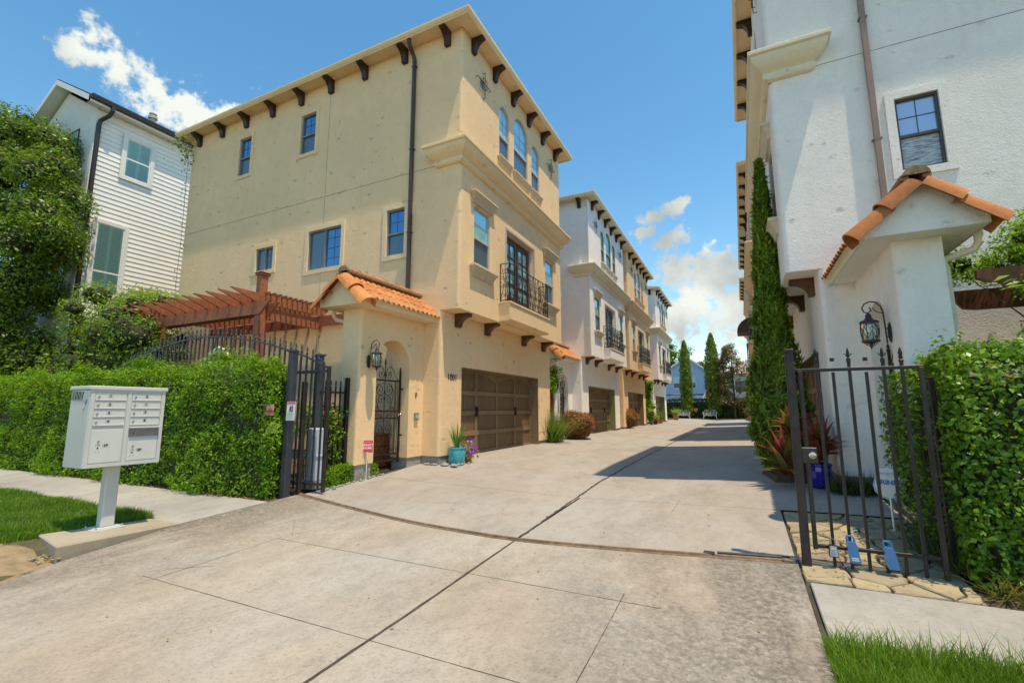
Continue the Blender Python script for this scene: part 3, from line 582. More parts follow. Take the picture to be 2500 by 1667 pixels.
# ================================================================== TOWNHOUSES
LEN = 6.55
def arch_pts(a, b, spring, apex, n=12):
    h = apex-spring; hw = (b-a)/2; rad = (hw*hw+h*h)/(2*h); cz = apex-rad; th = math.asin(min(1, hw/rad)); mid = (a+b)/2
    if h >= hw: return [(mid-hw*math.cos(math.pi*k/n), spring+h*math.sin(math.pi*k/n)) for k in range(n+1)]
    return [(mid+rad*math.sin(-th+2*th*k/n), cz+rad*math.cos(-th+2*th*k/n)) for k in range(n+1)]
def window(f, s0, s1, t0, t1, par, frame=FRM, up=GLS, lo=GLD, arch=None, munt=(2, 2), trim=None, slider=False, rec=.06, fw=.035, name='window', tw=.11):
    """sash (or sliding) window in an opening; f(s,t,d) d = depth into the wall"""
    m = MB(); top = t1 if arch is None else arch[0]; tm = t0+(t1-t0)*.47 if arch is None else t0+(arch[0]-t0)*.47; sm = (s0+s1)/2
    m.fbox(f, s0, s0+fw, t0, top, rec-.03, rec+.03); m.fbox(f, s1-fw, s1, t0, top, rec-.03, rec+.03); m.fbox(f, s0+fw, s1-fw, t0, t0+fw, rec-.03, rec+.03)
    if arch is None: m.fbox(f, s0+fw, s1-fw, t1-fw, t1, rec-.03, rec+.03)
    else:
        o = arch_pts(s0, s1, arch[0], arch[1]); i = arch_pts(s0+fw, s1-fw, arch[0], arch[1]-fw)
        for k in range(len(o)-1):
            m.quad(f(*o[k], rec-.03), f(*o[k+1], rec-.03), f(*i[k+1], rec-.03), f(*i[k], rec-.03)); m.quad(f(*i[k], rec-.03), f(*i[k+1], rec-.03), f(*i[k+1], rec+.03), f(*i[k], rec+.03))
    if slider: m.fbox(f, sm-fw/2, sm+fw/2, t0+fw, t1-fw, rec-.035, rec+.02)
    else: m.fbox(f, s0+fw, s1-fw, tm-fw*.6, tm+fw*.6, rec-.035, rec+.02)
    b = .003
    if munt:
        if slider:
            for k in range(1, munt[1]): z = t0+(t1-t0)*k/munt[1]; m.fbox(f, sm, s1-fw, z-b, z+b, rec-.004, rec+.004)
            m.fbox(f, (sm+s1)/2-b, (sm+s1)/2+b, t0+fw, t1-fw, rec-.004, rec+.004)
        else:
            for k in range(1, munt[0]): x = s0+(s1-s0)*k/munt[0]; m.fbox(f, x-b, x+b, tm, (top if arch is None else arch[1])-fw, rec-.004, rec+.004)
            for k in range(1, munt[1]): z = tm+(top-tm)*k/munt[1]; m.fbox(f, s0+fw, s1-fw, z-b, z+b, rec-.004, rec+.004)
    w_ = m.obj(name, frame, par)
    def pane(a, b_, c, d, mat):
        q = MB(); q.quad(f(a, c, rec+.012), f(b_, c, rec+.012), f(b_, d, rec+.012), f(a, d, rec+.012)); q.obj('pane', mat, w_)
    if slider: pane(s0+fw, sm, t0+fw, t1-fw, lo); pane(sm, s1-fw, t0+fw, t1-fw, up)
    else:
        pane(s0+fw, s1-fw, t0+fw, tm, lo)
        if arch is None: pane(s0+fw, s1-fw, tm, t1-fw, up)
        else:
            pane(s0+fw, s1-fw, tm, arch[0], up); q = MB(); i = arch_pts(s0+fw, s1-fw, arch[0], arch[1]-fw)
            q.add([f(*p, rec+.012) for p in i], [tuple(range(len(i)))]); q.obj('pane', up, w_)
    if trim is not None:
        q = MB(); q.ring(f, s0, s1, t0, t1, tw, -.025, 0); q.obj('trim', trim, w_)
    return w_
def mould(m, f, a, b, prof):
    """cap moulding swept round three sides: prof of (offset, t); f(s,t,d)"""
    rings = [[(a-o, z, 0), (a-o, z, -o), (b+o, z, -o), (b+o, z, 0)] for o, z in prof]
    for r0, r1 in zip(rings, rings[1:]):
        for k in range(3): m.quad(f(*r0[k]), f(*r0[k+1]), f(*r1[k+1]), f(*r1[k]))
    for r in (rings[0], rings[-1]): m.quad(*[f(*p) for p in r])
    return m
def corbel(m, g_, s, w_, L_=.32, H=.38):
    """g_(s, out, z): bracket of width w_ centred on s, hanging from z=0"""
    pr = [(0, 0), (L_, 0), (L_, -.055)]+[(L_-.02-(L_-.11)*math.sin(k*math.pi/14), -.075-(H-.1)*(1-math.cos(k*math.pi/14))) for k in range(0, 8)]+[(.085, -H), (0, -H)]
    m.prism(pr, lambda o, z: g_(s-w_/2, o, z), lambda o, z: g_(s+w_/2, o, z)); return m
def house(side, y0, flip, W_, T_, lab, near, brk, group, soff, door=DOORW, gframe=None, streetwin=(), num=None, dsp=None, ghost=None, portico=True, tiles=True, cat='house', brk2=None):
    sx = 1 if side == 'L' else -1; bx = -5.4 if side == 'L' else .78
    def P(u, v, z): return (bx+sx*u, (y0+LEN-v) if flip else (y0+v), z)
    root = thing('townhouse', lab, cat, P(-3, LEN/2, 0), group)
    fac = lambda s, t, d: (-d, s, t); gfac = lambda s, t, d: (-.45-d, s, t)
    stw = lambda s, t, d: (s, d, t); far = lambda s, t, d: (s, LEN-d, t); bak = lambda s, t, d: (-10.64+d, s, t)
    r = .075; ZT = 10.13; ZB = 3.28; Z0 = .10
    A = [(1.88, 2.48, 7.80, 9.15, 9.36), (2.79, 3.75, 7.80, 9.33, 9.62), (4.04, 4.66, 7.80, 9.15, 9.36)]
    WN = [(.61, 1.38, 4.42, 5.88), (5.07, 5.80, 4.42, 5.88)]; DR = (2.29, 4.14, 3.74, 5.87); SQ = [(.80, 1.07, 9.08, 9.36), (5.44, 5.70, 9.08, 9.36)]
    m = MB(P)
    m.wall(fac, r, LEN-r, ZB, ZT, [(a, b, c, e, .09) for a, b, c, d, e in A]+[(*w_, .09) for w_ in WN]+[(*DR, .22)]+[(*q, .09) for q in SQ])
    for a, b, c, d, e in A:   # spandrels over the arched heads
        ap = arch_pts(a, b, d, e); h = len(ap)//2
        m.add([fac(*p, 0) for p in ap[:h+1]]+[fac(a, e, 0)], [tuple(range(h+2))]); m.add([fac(*p, 0) for p in ap[h:]]+[fac(b, e, 0)], [tuple(range(len(ap)-h+1))])
        for p, q in zip(ap, ap[1:]): m.quad(fac(*p, 0), fac(*q, 0), fac(*q, .09), fac(*p, .09))
    sw = list(streetwin); gro = [(-10.64, -.62, 6.738, 6.748), (-4.30, -4.292, Z0, ZT)] if near else []
    m.wall(stw, -10.64, -.45-r, Z0, ZB, [], [g_ for g_ in gro if g_[2] < ZB]); m.wall(stw, -10.64, -r, ZB, ZT, [(*w_[:4], .08) for w_ in sw], gro)
    m.wall(far, -10.64, -.45-r, Z0, ZB); m.wall(far, -10.64, -r, ZB, ZT); m.wall(bak, 0, LEN, Z0, ZT)
    GO = (.85, 5.47, Z0-.2, 2.07)
    m.wall(gfac, r, LEN-r, Z0, ZB, [(GO[0], GO[1], -.4, GO[3], .30)])
    m.quad((-.45, 0, ZB), (-r, 0, ZB), (-r, LEN, ZB), (-.45, LEN, ZB)); m.quad((-r, r, ZB), (0, r, ZB), (0, LEN-r, ZB), (-r, LEN-r, ZB))
    for (uc, zA, zB) in ((0, ZB, ZT), (-.45, Z0, ZB)):
        for e in (0, 1):
            arc = [(uc-r+r*math.sin(k*math.pi/12), r-r*math.cos(k*math.pi/12)) for k in range(7)]
            if e: arc = [(a, LEN-b) for a, b in arc]
            for (a, b), (c, d) in zip(arc, arc[1:]): m.quad((a, b, zA), (c, d, zA), (c, d, zB), (a, b, zB))
            m.add([(uc-r, r if not e else LEN-r, zA)]+[(a, b, zA) for a, b in arc], [tuple(range(8))])
    m.quad((-.45-r, 0, ZB), (-.45, 0, ZB), (-.45, 0, Z0), (-.45-r, 0, Z0)) if False else None
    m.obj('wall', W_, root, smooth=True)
    f_ = MB(P); f_.box(-10.60, -.475, .03, GO[0]-.02, -.35, Z0+.004); f_.box(-10.60, -.475, GO[1]+.02, LEN-.03, -.35, Z0+.004); f_.box(-10.6, -.80, GO[0]-.02, GO[1]+.02, -.35, -.012); f_.obj('foundation', FND, root)
    # cornice belt between second and third floor
    prof = [(.0, 7.17), (.29, 7.145), (.305, 7.13), (.305, 7.075), (.285, 7.055), (.265, 7.05), (.262, 7.01), (.235, 6.955), (.185, 6.89), (.13, 6.845), (.09, 6.82), (.075, 6.79), (.092, 6.765), (.095, 6.73), (.075, 6.69), (.04, 6.665), (0, 6.655)]
    c = MB(P); e0 = -.60
    rings = [[(e0-o, 0, z), (e0-o, -o, z), (o, -o, z), (o, LEN+o, z), (e0-o, LEN+o, z), (e0-o, LEN, z)] for o, z in prof]
    for r0, r1 in zip(rings, rings[1:]):
        for k in range(5): c.quad(r0[k], r0[k+1], r1[k+1], r1[k])
    c.obj('cornice', T_, root, smooth='weld')
    # eaves: soffit, fascia with gutter, hip roof
    ev = MB(P); prof = [(0, 10.12), (.30, 10.12), (.30, 10.095), (.335, 10.095), (.345, 10.125), (.36, 10.13), (.395, 10.19), (.395, 10.235), (.375, 10.245), (.33, 10.235), (.30, 10.23)]
    rings = [[(-10.64-o, -o, z), (o, -o, z), (o, LEN+o, z), (-10.64-o, LEN+o, z)] for o, z in prof]
    for r0, r1 in zip(rings, rings[1:]):
        for k in range(4): ev.quad(r0[k], r0[(k+1) % 4], r1[(k+1) % 4], r1[k])
    ev.obj('eaves', soff, root)
    rf = MB(P); o = .37; h = 1.35; mid = LEN/2; q = LEN/2+o
    rf.add([(-10.64-o, -o, 10.235), (o, -o, 10.235), (o, LEN+o, 10.235), (-10.64-o, LEN+o, 10.235), (-10.64-o+q, mid, 10.235+h), (o-q, mid, 10.235+h)], [(0, 1, 5, 4), (1, 2, 5), (2, 3, 4, 5), (3, 0, 4)]); rf.obj('roof', SHGL, root)
    # brackets
    for v in (.46, 1.56, 2.67, 3.78, 4.89, 6.02):
        b = MB(P); corbel(b, lambda s, o_, z: (o_, s, 10.115+z), v, .15); b.obj('bracket', brk, root)
    for k, u in enumerate((-.40, -1.69, -3.01, -4.24, -5.41, -6.63, -7.84, -9.02, -10.22)):
        if not near and k > 2: break
        b = MB(P); corbel(b, lambda s, o_, z: (s, -o_, 10.115+z), u, .15); b.obj('bracket', brk, root)
    for v in (.62, 2.02, 4.30, 5.86):
        b = MB(P); corbel(b, lambda s, o_, z: (-.45+o_, s, 3.275+z), v, .19, .36, .30); b.obj('bracket', brk2 or brk, root)
    # windows
    for w_ in WN:
        wo = window(lambda s, t, d: P(*fac(s, t, d)), *w_, root, gframe or FRG, munt=None, rec=.05)
        s_ = MB(P); mould(s_, fac, w_[0]-.04, w_[1]+.04, [(.0, 6.20), (.15, 6.19), (.155, 6.15), (.125, 6.13), (.09, 6.05), (.06, 6.0), (.05, 5.93), (0, 5.92)]); s_.obj('hood', TRIMT if W_ is TAN else SILLW, wo)
        s_ = MB(P); mould(s_, fac, w_[0]-.04, w_[1]+.04, [(.0, 4.41), (.16, 4.40), (.165, 4.35), (.13, 4.33), (.09, 4.27), (.05, 4.20), (.04, 4.14), (0, 4.13)]); s_.obj('sill', TRIMT if W_ is TAN else SILLW, wo)
    for a, b, c_, d, e in A:
        wo = window(lambda s, t, d_: P(*fac(s, t, d_)), a, b, c_, e, root, gframe or FRG, arch=(d, e), munt=(2, 3), rec=.05)
        s_ = MB(P); mould(s_, fac, a, b, [(.0, 7.79), (.10, 7.785), (.105, 7.745), (.085, 7.73), (.06, 7.66), (.04, 7.56), (0, 7.55)]); s_.obj('sill', TRIMT if W_ is TAN else SILLW, wo)
    for a, b, c_, d in SQ:
        m2 = MB(P); m2.ring(fac, a+.02, b-.02, c_+.02, d-.02, .02, .03, .09); wo = m2.obj('accent_window', FRG, root)
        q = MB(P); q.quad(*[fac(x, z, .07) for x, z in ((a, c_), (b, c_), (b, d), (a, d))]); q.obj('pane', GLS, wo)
        q = MB(P); q.ring(fac, a, b, c_, d, .05, -.02, 0); q.obj('trim', W_, wo)
        q = MB(P); ms, mt = (a+b)/2, (c_+d)/2
        for pts in ([(a-.2, mt+.02, 0), (a-.2, mt+.02, -.07), (b+.2, mt+.02, -.07), (b+.2, mt+.02, 0)], [(ms+.03, c_-.22, 0), (ms+.03, c_-.22, -.07), (ms+.03, d+.2, -.07), (ms+.03, d+.2, 0)], [(ms-.08, mt-.1, -.075), (ms+.12, mt-.1, -.075), (ms+.12, mt+.14, -.075), (ms-.08, mt+.14, -.075), (ms-.08, mt-.1, -.075)]):
            q.tube([fac(*p) for p in pts], .009, 5)
        q.obj('window_grille', IRON, wo)
    for w_ in sw:
        wo = window(lambda s, t, d: P(*stw(s, t, d)), *w_[:4], root, FRM if side == 'L' else FRD, up=w_[4], lo=w_[5], munt=w_[6], slider=w_[7], trim=w_[8], rec=.05, tw=.115)
    # balcony door
    a, b, c_, d = DR; q = MB(P); q.ring(fac, a, b, c_+.05, d, .06, -.02, .0); q.ring(fac, a+.06, b-.06, c_+.1, d-.06, .06, .10, .2); dr = q.obj('balcony_door', FRG, root)
    for k in (0, 1):
        s0 = a+.07+k*(b-a-.14)/2; s1 = s0+(b-a-.14)/2-.01; q = MB(P); q.ring(fac, s0+.11, s1-.11, c_+.42, d-.22, .10, .13, .18); q.fbox(fac, s0+.01, s1-.01, c_+.05, c_+.33, .14, .18)
        for j in (1, 2, 3): z = c_+.42+(d-.64-c_)*j/4; q.fbox(fac, s0+.11, s1-.11, z-.012, z+.012, .135, .16)
        q.fbox(fac, (s0+s1)/2-.012, (s0+s1)/2+.012, c_+.42, d-.22, .135, .16)
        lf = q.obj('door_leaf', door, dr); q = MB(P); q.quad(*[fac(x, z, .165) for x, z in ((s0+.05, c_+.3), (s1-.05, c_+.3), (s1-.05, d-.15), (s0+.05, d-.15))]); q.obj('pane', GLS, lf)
    q = MB(P); q.quad(*[fac(x, z, .21) for x, z in ((a, c_), (b, c_), (b, d), (a, d))]); q.obj('door_backing', door, dr)
    # balcony box and railing
    v0, v1, ub = 1.88, 4.56, .31
    q = MB(P); pr = [(0, 3.28), (.0, 3.30), (ub-.05, 3.30), (ub, 3.34), (ub, 3.75), (0, 3.75)]
    q.prism(pr[1:], lambda u, z: (u+.001, v0+.0, z), lambda u, z: (u+.001, v1, z)); ba = q.obj('balcony', W_, root)
    q = MB(P); q.fbox(fac, v0-.03, v1+.03, 3.752, 3.79, 0, -ub-.03); q.obj('balcony_ledge', T_, ba)
    q = MB(P); zt, zb = 4.80, 3.84; uo = ub-.02; tb = .011
    for pts in ([(0, v0+.05, zt), (uo, v0+.05, zt), (uo, v1-.05, zt), (0, v1-.05, zt)], [(0, v0+.05, zb), (uo, v0+.05, zb), (uo, v1-.05, zb), (0, v1-.05, zb)]): q.tube(pts, tb*1.25, 4)
    for (u, v) in ((0.012, v0+.05), (uo, v0+.05), (uo, v1-.05), (.012, v1-.05)): q.tube([(u, v, 3.79), (u, v, zt)], tb*1.2, 4)
    nb = 7 if near else 5
    def motif(o, ax, wdt):
        """one ironwork panel of scrolls between zb and zt, width wdt along ax starting at o"""
        o = Vector(o); ax = Vector(ax); up = Vector((0, 0, 1)); H = zt-zb; st = .0062 if near else .009; n_ = None if near else 9
        for k in (0, 1):
            for (zz, rr, sg, stt) in ((.80, .30, 1, math.pi), (.62, .22, -1, 0), (.40, .22, 1, math.pi), (.17, .30, -1, 0)):
                cpt = o+ax*wdt*(.30 if k == 0 else .70)+up*(H*zz); q.tube(spiral(cpt, ax*(1 if k == 0 else -1), up, wdt*rr, 1.35, stt, sg, n_), st, 4, False)
            xk = .08 if k == 0 else .92
            q.tube([o+ax*wdt*xk, o+ax*wdt*(.5+(xk-.5)*.5)+up*H*.3, o+ax*wdt*(.5+(xk-.5)*.2)+up*H*.52, o+ax*wdt*(.5+(xk-.5)*.55)+up*H*.75, o+ax*wdt*xk+up*H], st, 4, False)
        q.tube([o+ax*wdt*.5, o+ax*wdt*.5+up*H], st, 4, False)
    wd = (v1-v0-.1)/nb
    for k in range(nb):
        motif((uo, v0+.05+k*wd, zb), (0, 1, 0), wd)
        if k: q.tube([(uo, v0+.05+k*wd, zb), (uo, v0+.05+k*wd, zt)], .007, 4, False)
    for v in (v0+.05, v1-.05): motif((.012, v, zb), (1, 0, 0), uo-.012)
    q.obj('railing', IRON, ba)
    # garage door
    gd = -.75; a, b = GO[0]-.02, GO[1]+.02; q = MB(P); q.quad((gd-.02, a, -.012), (gd-.02, b, -.012), (gd-.02, b, GO[3]+.02), (gd-.02, a, GO[3]+.02)); G_ = q.obj('garage_door', GDW, root)
    jm = MB(P); jm.box(gd-.0, -.452, GO[1]+.001-.02, GO[1]-.002, 0, GO[3]-.004); jm.box(gd, -.452, GO[0]+.002, GO[0]+.02, 0, GO[3]-.004); jm.box(gd, -.452, GO[0]+.02, GO[1]-.02, GO[3]-.02, GO[3]-.003); jm.obj('door_jamb', gframe if gframe and not near else GDR, G_)
    zr = [0.0, .50, 1.0, 1.49, GO[3]-.02]; wc = (GO[1]-GO[0]-.04)/4; sw_ = .085
    for k in range(5):
        zz = zr[k]; q = MB(P); q.box(gd-.015, gd+.028, GO[0]+.02, GO[1]-.02, max(0, zz-.055), min(GO[3]-.02, zz+.055)); q.obj('rail', GDR, G_)
    for k in range(5):
        vv = GO[0]+.02+k*wc; q = MB(P)
        for j in range(4): q.box(gd-.015, gd+.024, max(GO[0]+.02, vv-sw_*.6), min(GO[1]-.02, vv+sw_*.6), zr[j]+.055, zr[j+1]-.055)
        q.obj('stile', GDR, G_)
    for k in range(4):
        for j in range(4):
            s0 = GO[0]+.02+k*wc+sw_*.6; s1 = GO[0]+.02+(k+1)*wc-sw_*.6; z0_, z1_ = zr[j]+.05, zr[j+1]-.05; q = MB(P); npk = 8 if near else 5; pw = (s1-s0)/npk
            for i in range(npk):   # tongue-and-groove boards
                q.prism([(0, 0), (.004, .0), (.012, .012), (.012, pw-.012), (.004, pw), (0, pw)], lambda u, v: (gd-.015+u, s0+i*pw+v, z0_), lambda u, v: (gd-.015+u, s0+i*pw+v, z1_))
            pn = q.obj('panel', GDW, G_)
            if j == 3:   # arched head rail, rising to the middle of each pair
                hi = 1 if k % 2 == 0 else 0; q = MB(P); n_ = 8; vs = []
                for i in range(n_+1):
                    t = i/n_; x = s0+(s1-s0)*t; tt = t if hi else 1-t; vs.append((x, z1_-.20*(1-tt)**2))
                for (x0, zA), (x1, zB) in zip(vs, vs[1:]): q.add([(gd+.02, x0, zA), (gd+.02, x1, zB), (gd+.02, x1, z1_+.01), (gd+.02, x0, z1_+.01), (gd-.01, x0, zA), (gd-.01, x1, zB)], [(0, 1, 2, 3), (0, 1, 5, 4)])
                q.obj('arched_rail', GDR, pn)
    for k in (1, 3):
        vv = GO[0]+.02+k*wc; q = MB(P)
        for s_ in (-1, 1): q.tube([(gd+.03, vv+s_*.035, .93), (gd+.06, vv+s_*.035, .95), (gd+.06, vv+s_*.035, 1.12), (gd+.03, vv+s_*.035, 1.14)], .011, 6); q.box(gd+.025, gd+.034, vv+s_*.035-.018, vv+s_*.035+.018, .90, 1.17)
        q.obj('handle', IRON, G_)
    if num:
        yd = 1 if not flip else -1; xd = (0, 1, 0) if side == 'L' else (0, -1, 0)
        text(num, .20, P(-.448, .46, 1.80), xd, (0, 0, 1), SCRL, root, .008, 'house_number')
        if ghost: text(ghost, .15, P(-.448, .50, 1.56), xd, (0, 0, 1), TRIMT, root, .004, 'faded_lettering')
    if dsp:
        q = MB(P); u = -1.37; q.tube([(u, -.30, 10.16), (u, -.30, 10.02), (u, -.24, 9.93), (u, -.10, 9.78), (u, -.06, 9.68), (u, -.06, 3.82)], .052, 4, True); d_ = q.obj('downspout', dsp, root)
        for z in (9.5, 7.3, 5.2): q = MB(P); q.fbox(stw, u-.06, u+.06, z, z+.02, -.10, 0); q.obj('strap', dsp, d_)
    if not portico: return root, P
    # entry portico with its arch and tiled gable roof
    ua, ub_, va = -1.35, -.90, -1.96; AO = (-1.50, -.50, 1.98, 2.49); pf = lambda s, t, d: (ub_-d, s, t); pb = lambda s, t, d: (ua+d, s, t); pz = Z0
    q = MB(P); rr = .06
    for f2, s_lo in ((pf, va+rr), (pb, va)):
        q.wall(f2, s_lo, -.001, pz, 3.05, [(AO[0], AO[1], pz, AO[3], 0.0)])
        ap = arch_pts(*AO); h = len(ap)//2
        q.add([f2(*p, 0) for p in ap[:h+1]]+[f2(AO[0], AO[3], 0)], [tuple(range(h+2))]); q.add([f2(*p, 0) for p in ap[h:]]+[f2(AO[1], AO[3], 0)], [tuple(range(len(ap)-h+1))])
    for p, s_ in zip(ap, ap[1:]): q.quad(pf(*p, 0), pf(*s_, 0), pb(*s_, 0), pb(*p, 0))
    for s_ in (AO[0], AO[1]): q.quad(pf(s_, pz, 0), pf(s_, AO[2], 0), pb(s_, AO[2], 0), pb(s_, pz, 0))
    q.quad((ua, va, pz), (ub_-rr, va, pz), (ub_-rr, va, 3.05), (ua, va, 3.05))
    arc = [(ub_-rr+rr*math.sin(k*math.pi/10), va+rr-rr*math.cos(k*math.pi/10)) for k in range(6)]
    for (a, b), (c_, d) in zip(arc, arc[1:]): q.quad((a, b, pz), (c_, d, pz), (c_, d, 3.05), (a, b, 3.05))
    q.quad((ua, va, pz), (ub_, va, pz), (ub_, AO[0], pz), (ua, AO[0], pz)); q.quad((ua, AO[1], pz), (ub_, AO[1], pz), (ub_, 0, pz), (ua, 0, pz))
    pt = q.obj('portico', W_, root, smooth=True)
    MB(P).box(ua+.02, ub_-.025, va+.03, AO[0]-.03, -.4, pz+.003).obj('footing', FND, pt); MB(P).box(ua+.02, ub_-.025, AO[1]+.03, -.001, -.4, pz+.003).obj('footing', FND, pt)
    g0, uc, e0, e1, ze, za = -2.24, -1.12, -1.64, -.60, 3.00, 3.57
    q = MB(P); q.prism([(e0, ze), (e1, ze), (e1, ze+.12), (uc, za), (e0, ze+.12)], lambda u, z: (u, g0, z), lambda u, z: (u, -.002, z)); q.obj('gable', T_ if W_ is TAN else W_, pt)
    for s_ in (0, 1):
        ue = e1 if s_ else e0; k = 1 if s_ else -1; q = MB(P)
        q.prism([(0, ze-.005), (.022*k, ze-.005), (.022*k, ze+.10), (.075*k, ze+.115), (.08*k, ze+.165), (.0, ze+.165)], lambda u, z: (ue+u+.001*k, g0-.02, z), lambda u, z: (ue+u+.001*k, -.003, z)); q.obj('fascia', T_ if W_ is TAN else IVORY, pt)
    q = MB(P); q.tube([(e0-.04, g0+.35, ze+.03), (e0-.04, g0+.35, ze-.10), (e0+.0, g0+.38, ze-.17), (ua-.05, g0+.45, ze-.24), (ua-.05, g0+.45, ze-.34), (ua-.05, g0+.45, .15)], .042, 8); q.obj('downspout', T_ if W_ is TAN else IVORY, pt)
    tm_ = TILE if side == 'L' else TILO; sl_ = math.hypot(uc-e0, za-ze-.12)+.10; ang = math.atan2(za-ze-.12, uc-e0); pit = .152; ncol = 14; nrow = 3; tl = sl_/nrow+.05
    lift = .03
    for s_ in (0, 1):
        k = 1 if s_ else -1; ue = (e1 if s_ else e0)+k*.09; du = -k*math.cos(ang); dz = math.sin(ang); nu, nz_ = k*math.sin(ang), math.cos(ang); z_e = ze+.12-.09*math.tan(ang)+lift
        q = MB(lambda u, v, z: tuple(Vector(P(u, v, z))-Vector(P(0, 0, 0)))); n_ = 6
        for (rad, flipn) in ((1, 0), (.82, 1)):
            ring_ = []
            for L_ in (0, tl):
                row = [(-pit*.56+pit*1.12*i/n_, (.055*math.sin(math.pi*i/n_)-.004)*rad) for i in range(n_+1)]
                ring_.append([(du*L_+nu*(h_+.012*(1-L_/tl)), v, dz*L_+nz_*(h_+.012*(1-L_/tl))) for v, h_ in row])
            for i in range(n_): q.quad(ring_[0][i], ring_[0][i+1], ring_[1][i+1], ring_[1][i])
            if rad == 1: keep = ring_[0]
            else:
                for i in range(n_): q.quad(keep[i], keep[i+1], ring_[0][i+1], ring_[0][i])
        tme = q.mesh('roof_tile'); weld(tme); tme.materials.append(tm_); tme.polygons.foreach_set('use_smooth', [True]*len(tme.polygons)); tme.set_sharp_from_angle(angle=R(50))
        if tiles:
            for j in range(nrow):
                for i in range(ncol):
                    o_ = link('roof_tile', tme, None, pt); L_ = j*sl_/nrow
                    o_.location = Vector(P(ue+du*L_, g0+.22+i*pit, z_e+dz*L_+random.uniform(-.003, .003)))-WL[pt]; o_.rotation_euler = (0, 0, random.uniform(-.012, .012))
        # rake tiles: two big half-barrels up each gable edge
        for j in range(2):
            q = MB(P); Ls, Le = (-.04, sl_*.56) if j == 0 else (sl_*.5, sl_*1.0); n_ = 8; up_ = .02+j*.012; rA = .185+(.008 if j else 0); rings = []
            for L_, rd in ((Ls, rA), (Le, rA*.86)):
                rings.append([(ue+du*L_+nu*(-.065+up_+rd*.95*math.sin(math.pi*i/n_)), g0+.02-rd*math.cos(math.pi*i/n_), z_e-.125+dz*L_+nz_*(up_+rd*.95*math.sin(math.pi*i/n_))) for i in range(n_+1)])
            for i in range(n_): q.quad(rings[0][i], rings[0][i+1], rings[1][i+1], rings[1][i])
            rin = [[(p[0]-nu*.018*math.sin(math.pi*i/n_), p[1]+.018*math.cos(math.pi*i/n_), p[2]-nz_*.018*math.sin(math.pi*i/n_)) for i, p in enumerate(rg)] for rg in rings]
            for i in range(n_): q.quad(rings[0][i], rings[0][i+1], rin[0][i+1], rin[0][i]); q.quad(rin[0][i], rin[0][i+1], rin[1][i+1], rin[1][i])
            q.add(rin[1], [tuple(range(n_+1))])
            q.obj('rake_tile', tm_, pt, smooth='weld')
        # mortar under the ridge tiles
        q = MB(P); q.tube([(uc+k*.10, g0+.02, za+.075), (uc+k*.10, -.01, za+.075)], .045, 6); q.obj('mortar', MORT, pt)
    for i in range(6):
        q = MB(P); a0, a1 = g0-.02+i*.37, g0-.02+(i+1)*.37+.03; n_ = 8
        r0, r1 = .125, .115; rings = [[(uc+rd*math.cos(math.pi*j/n_), min(vv, -.004), za+.07+zz+rd*.8*math.sin(math.pi*j/n_)) for j in range(n_+1)] for vv, rd, zz in ((a0, r0, .01), (a1, r1, 0))]
        for j in range(n_): q.quad(rings[0][j], rings[0][j+1], rings[1][j+1], rings[1][j])
        q.add(rings[0], [tuple(range(n_+1))])
        q.obj('ridge_tile', tm_ if i else MORT, pt, smooth='weld')
    return root, P
# street-side windows of the two end houses (u0,u1,z0,z1, upper, lower, muntins, slider, trim)
SWL = [(-8.11, -7.56, 8.19, 9.40, GLB, GLD, (2, 2), False, None), (-5.38, -4.79, 8.20, 9.38, GLB, GLD, (2, 2), False, None), (-4.81, -3.61, 4.74, 5.83, GLB, GLD, (2, 4), True, CREAM),
       (-6.93, -6.20, 5.00, 5.67, GLD, GLD, (2, 3), True, CREAM), (-2.11, -1.56, 4.74, 5.90, GLB, GLD, (2, 2), False, CREAM)]
SWL = [w_[:8]+((CREAM,) if w_[8] else (TAN,)) for w_ in SWL]
SWR = [(-2.17, -1.64, 4.65, 5.82, GLW, GLX, (2, 2), False, WHT)]
GRPH = None
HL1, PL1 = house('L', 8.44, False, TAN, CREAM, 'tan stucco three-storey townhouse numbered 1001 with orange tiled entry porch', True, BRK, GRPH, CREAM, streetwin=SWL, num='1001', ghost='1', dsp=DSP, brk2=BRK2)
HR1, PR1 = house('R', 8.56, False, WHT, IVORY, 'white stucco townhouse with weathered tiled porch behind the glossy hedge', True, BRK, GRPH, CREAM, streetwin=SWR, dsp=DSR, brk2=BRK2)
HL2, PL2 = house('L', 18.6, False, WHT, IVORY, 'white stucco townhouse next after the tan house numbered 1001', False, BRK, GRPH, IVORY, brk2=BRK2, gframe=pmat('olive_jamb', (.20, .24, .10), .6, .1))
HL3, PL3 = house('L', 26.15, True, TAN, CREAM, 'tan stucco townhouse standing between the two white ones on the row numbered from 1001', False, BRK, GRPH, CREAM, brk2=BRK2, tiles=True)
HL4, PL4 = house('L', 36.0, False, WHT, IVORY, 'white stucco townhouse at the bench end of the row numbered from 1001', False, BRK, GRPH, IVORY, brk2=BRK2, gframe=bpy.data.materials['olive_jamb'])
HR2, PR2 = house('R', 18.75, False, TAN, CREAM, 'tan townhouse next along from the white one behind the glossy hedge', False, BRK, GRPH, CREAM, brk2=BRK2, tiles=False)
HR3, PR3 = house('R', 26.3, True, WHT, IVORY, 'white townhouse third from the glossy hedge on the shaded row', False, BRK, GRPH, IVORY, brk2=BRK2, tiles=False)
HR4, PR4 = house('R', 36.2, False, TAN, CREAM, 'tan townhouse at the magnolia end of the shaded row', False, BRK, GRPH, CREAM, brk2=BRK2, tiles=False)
q = MB(PL2); q.tube([(-.02, -.06, 10.0), (-.02, -.06, 3.3)], .04, 6); q.obj('downspout', WHP, HL2)
